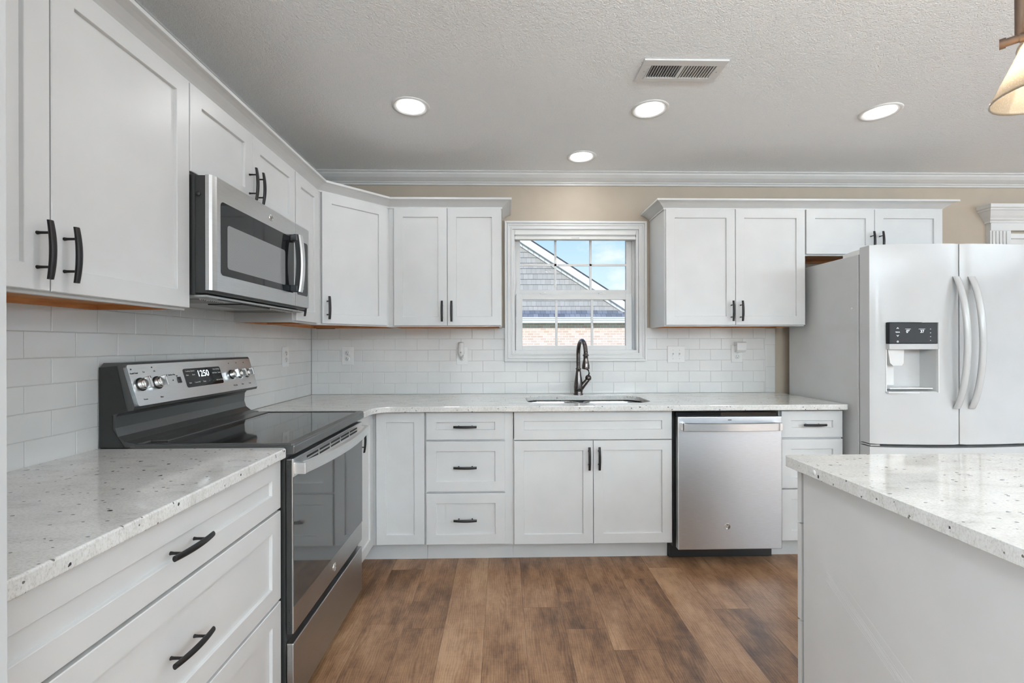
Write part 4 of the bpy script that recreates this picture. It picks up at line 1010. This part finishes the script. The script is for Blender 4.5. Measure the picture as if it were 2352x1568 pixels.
def vent():
    r = root('ceiling_vent', 'white rectangular ceiling air register with two banks of slats', 'air vent', (83.3, -48.0, CZ))
    x0, x1, y0, y1 = 76.2, 90.4, -51.1, -45.0
    f = MB(); z0, z1 = CZ-.32, CZ-.02
    f.box(x0, x1, y0, -49.6, z0, z1, .06).box(x0, x1, -46.1, y1, z0, z1, .06).box(x0, 77.8, -49.6, -46.1, z0, z1).box(89.0, x1, -49.6, -46.1, z0, z1).box(83.0, 83.5, -49.6, -46.1, z0, z1)
    mesh_obj('frame', f, 'vent_white', r, True)
    mesh_obj('duct', MB().box(77.8, 83.0, -49.6, -46.1, CZ-.03, CZ-.005), 'duct_dark', r, True)
    mesh_obj('damper', MB().box(83.5, 89.0, -49.6, -46.1, CZ-.1, CZ-.07), 'vent_metal', r, True)
    for k in range(11):
        x = 78.05+k*.46
        m = MB().add([(x, -49.6, z0), (x+.05, -49.6, z0), (x+.05, -46.1, z0), (x, -46.1, z0), (x+.0, -49.6, z1-.06), (x+.05, -49.6, z1-.06), (x+.05, -46.1, z1-.06), (x, -46.1, z1-.06)], [(0, 3, 2, 1), (4, 5, 6, 7), (0, 1, 5, 4), (1, 2, 6, 5), (2, 3, 7, 6), (3, 0, 4, 7)])
        mesh_obj('slat', m, 'vent_white', r, True)
    for k in range(11):
        x = 83.65+k*.48
        m = MB().add([(x, -49.6, z0), (x+.06, -49.6, z0), (x+.06, -46.1, z0), (x, -46.1, z0), (x+.32, -49.6, z1-.09), (x+.38, -49.6, z1-.09), (x+.38, -46.1, z1-.09), (x+.32, -46.1, z1-.09)], [(0, 3, 2, 1), (4, 5, 6, 7), (0, 1, 5, 4), (1, 2, 6, 5), (2, 3, 7, 6), (3, 0, 4, 7)])
        mesh_obj('slat', m, 'vent_white', r, True)
    mesh_obj('screw', MB().lathe([(.12, z0), (.1, z0-.05), (0, z0-.06)], (77.0, -48, 0), 10).lathe([(.12, z0), (.1, z0-.05), (0, z0-.06)], (89.6, -48, 0), 10), 'vent_metal', r, True)
    mesh_obj('damper_lever', MB().tube([(77.5, -49, z0-.1), (77.4, -47.5, z0-.35), (77.3, -46.2, z0-.2)], .07, 8), 'grey_plastic', r, True)
vent()
def chandelier():
    cx, cy = 106.0, -92.0
    r = root('chandelier', 'bronze chandelier with conical seeded glass shades over the island, at upper right edge', 'chandelier', (cx, cy, 71))
    mesh_obj('canopy', MB().lathe([(2.6, CZ), (2.6, CZ-.5), (1.2, CZ-1.1), (.4, CZ-1.3)], (cx, cy, 0), 28), 'lamp_bronze', r, True)
    mesh_obj('stem', MB().tube([(cx, cy, CZ-1), (cx, cy, 88)], .3, 12), 'lamp_bronze', r, True)
    mesh_obj('hub', MB().lathe([(.3, 89.2), (.9, 88.6), (1.0, 87.6), (.6, 87.0), (.0, 86.8)], (cx, cy, 0), 24), 'lamp_bronze', r, True)
    gp = [(.85, 7.2), (1.35, 6.2), (2.1, 4.6), (2.95, 2.6), (3.75, .8), (4.02, .2), (4.07, 0), (3.98, -.04), (3.9, .2), (3.65, .8), (2.85, 2.6), (2.0, 4.6), (1.25, 6.2), (.75, 7.1)]
    def shade(T, X, Y, z0, p0):
        mesh_obj('socket_stem', T(MB().tube([p0, (X+(p0[0]-X)*.3, Y+(p0[1]-Y)*.3, z0+7.7), (X, Y, z0+7.7)], .3, 12).lathe([(.5, z0+8.0), (.55, z0+7.4), (.8, z0+7.0), (.85, z0+6.7)], (X, Y, 0), 20)), 'lamp_bronze', r, True)
        mesh_obj('glass_shade', T(MB().lathe([(a_, z0+h_) for a_, h_ in gp], (X, Y, 0), 64)), 'seeded_glass', r, True)
        mesh_obj('bulb', T(MB().lathe([(.35, z0+6.8), (.4, z0+6.2), (.75, z0+5.4), (.85, z0+4.8), (.6, z0+4.1), (0, z0+3.85)], (X, Y, 0), 18)), 'bulb_glow', r, True)
        v = T(MB().add([(X, Y, z0+2.0)], [])).v[0]
        light('bulb_lamp', 'POINT', v, (0, 0, 0), 2.4, (1, .90, .76), None, None, r, shadow_soft_size=.02)
    for k in range(2):
        M = Matrix.Translation(Vector((cx, cy, 0))) @ Matrix.Rotation(k*PI, 4, 'Z') @ Matrix.Translation(Vector((-cx, -cy, 0)))
        def T(mb): mb.v = [tuple(M @ Vector(v)) for v in mb.v]; return mb
        Z = 77.45; a0 = Vector((99.15, -84.35)); d = Vector((.67, -.74))
        P = lambda t, z=Z: (a0.x+d.x*t, a0.y+d.y*t, z)
        bar = MB().tube([P(0.1), P(8.2)], .36, 18).tube([P(-.12), P(.3)], .46, 18).tube([P(8.0), P(8.4)], .46, 18).tube([P(1.15), P(7.1)], .43, 18)
        mesh_obj('crossbar', T(bar), 'lamp_bronze', r, True)
        q = P(1.15)
        arm = [q, (q[0], q[1], 79.5), (q[0]-.02, q[1], 81.0), (q[0]+.1, q[1]-.1, 82.4), (q[0]+.5, q[1]-.7, 84.2), (q[0]+1.6, q[1]-2, 86.2), (q[0]+3.4, q[1]-4.2, 87.5), (cx-.4, cy+.5, 88)]
        mesh_obj('frame_arm', T(MB().tube(arm, .32, 14, up=(1, 0, 0))), 'lamp_bronze', r, True)
        shade(T, 99.92, -87.99, 71, P(4.2))
        shade(T, 106.7, -84.4, 78.6, (cx, cy+.6, 87.4))
chandelier()

# ------------------------------------------------------------------ outside: neighbouring house
tag(mesh_obj('lawn_ground', MB().box(-2500, 2500, 40, 2600, -46, -45), 'lawn'), 'grass ground between the two houses, below the window view', 'ground')['kind'] = 'stuff'
def house():
    r = root('neighbour_house', 'neighbouring house with grey shake gable, white rake boards and pale brick wall', 'house', (0, 400, -45))
    gx, gz, sl = 10.0, 218.0, .643
    def ztop(x): return gz-abs(x-gx)*sl
    z_eave = 66.0; xe = gx+(gz-z_eave)/sl
    # gable wall as lapped shake courses
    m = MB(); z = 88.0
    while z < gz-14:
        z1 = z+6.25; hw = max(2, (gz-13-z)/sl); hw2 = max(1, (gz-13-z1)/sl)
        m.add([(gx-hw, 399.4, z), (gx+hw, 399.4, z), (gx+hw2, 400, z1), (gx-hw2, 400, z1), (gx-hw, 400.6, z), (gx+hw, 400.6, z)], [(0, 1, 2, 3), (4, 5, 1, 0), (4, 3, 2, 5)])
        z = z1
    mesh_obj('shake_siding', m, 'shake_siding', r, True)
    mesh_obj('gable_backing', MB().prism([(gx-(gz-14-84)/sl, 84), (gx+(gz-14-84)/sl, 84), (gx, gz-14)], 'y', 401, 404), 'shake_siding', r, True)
    for s, nm in ((1, 'roof_slope'), (-1, 'roof_slope')):
        P = [(gx, gz), (gx+s*(xe-gx), z_eave), (gx+s*(xe-gx), z_eave-1.6), (gx, gz-1.6)]
        mesh_obj(nm, MB().prism(P, 'y', 391, 760), 'roof_edge', r, True)
        b = [(gx, gz-1.6), (gx+s*(xe-gx-1), z_eave-1.0), (gx+s*(xe-gx-1), z_eave-9.6), (gx, gz-10.2)]
        mesh_obj('rake_board', MB().prism(b, 'y', 391.8, 393), 'fascia_white', r, True)
        mesh_obj('soffit', MB().prism([(gx, gz-9.0), (gx+s*(xe-gx-1), z_eave-8.4), (gx+s*(xe-gx-1), z_eave-9.4), (gx, gz-10.0)], 'y', 393, 400), 'fascia_white', r, True)
        t = MB(); n = 36
        for k in range(n):
            a = gx+s*(2+k*6.4); a2 = a+s*6.1
            t.prism([(a, ztop(a)-10.2), (a2, ztop(a2)-10.2), (a2, ztop(a2)-14.0), (a, ztop(a)-14.0)], 'y', 397.6, 399.2)
        mesh_obj('frieze_trim', t, 'vent_white', r, True)
    mesh_obj('pent_roof', MB().prism([(400, 90), (391.5, 80.9), (391.5, 79.9), (400, 88)], 'x', -230, 230), 'roof_shingle', r, True)
    mesh_obj('gutter', MB().prism([(392.5, 80.9), (387.6, 80.9), (387.3, 80.1), (388.6, 78.5), (388.6, 77.4), (389.5, 76.6), (389.5, 74.4), (392.5, 74.4)], 'x', -230, 230), 'fascia_white', r, True)
    mesh_obj('eave_soffit', MB().box(-230, 230, 390.5, 402, 74.4, 75.2), 'fascia_white', r, True)
    mesh_obj('brick_wall', MB().box(-228, 228, 401, 750, -45, 76), 'house_brick', r, True)
house()
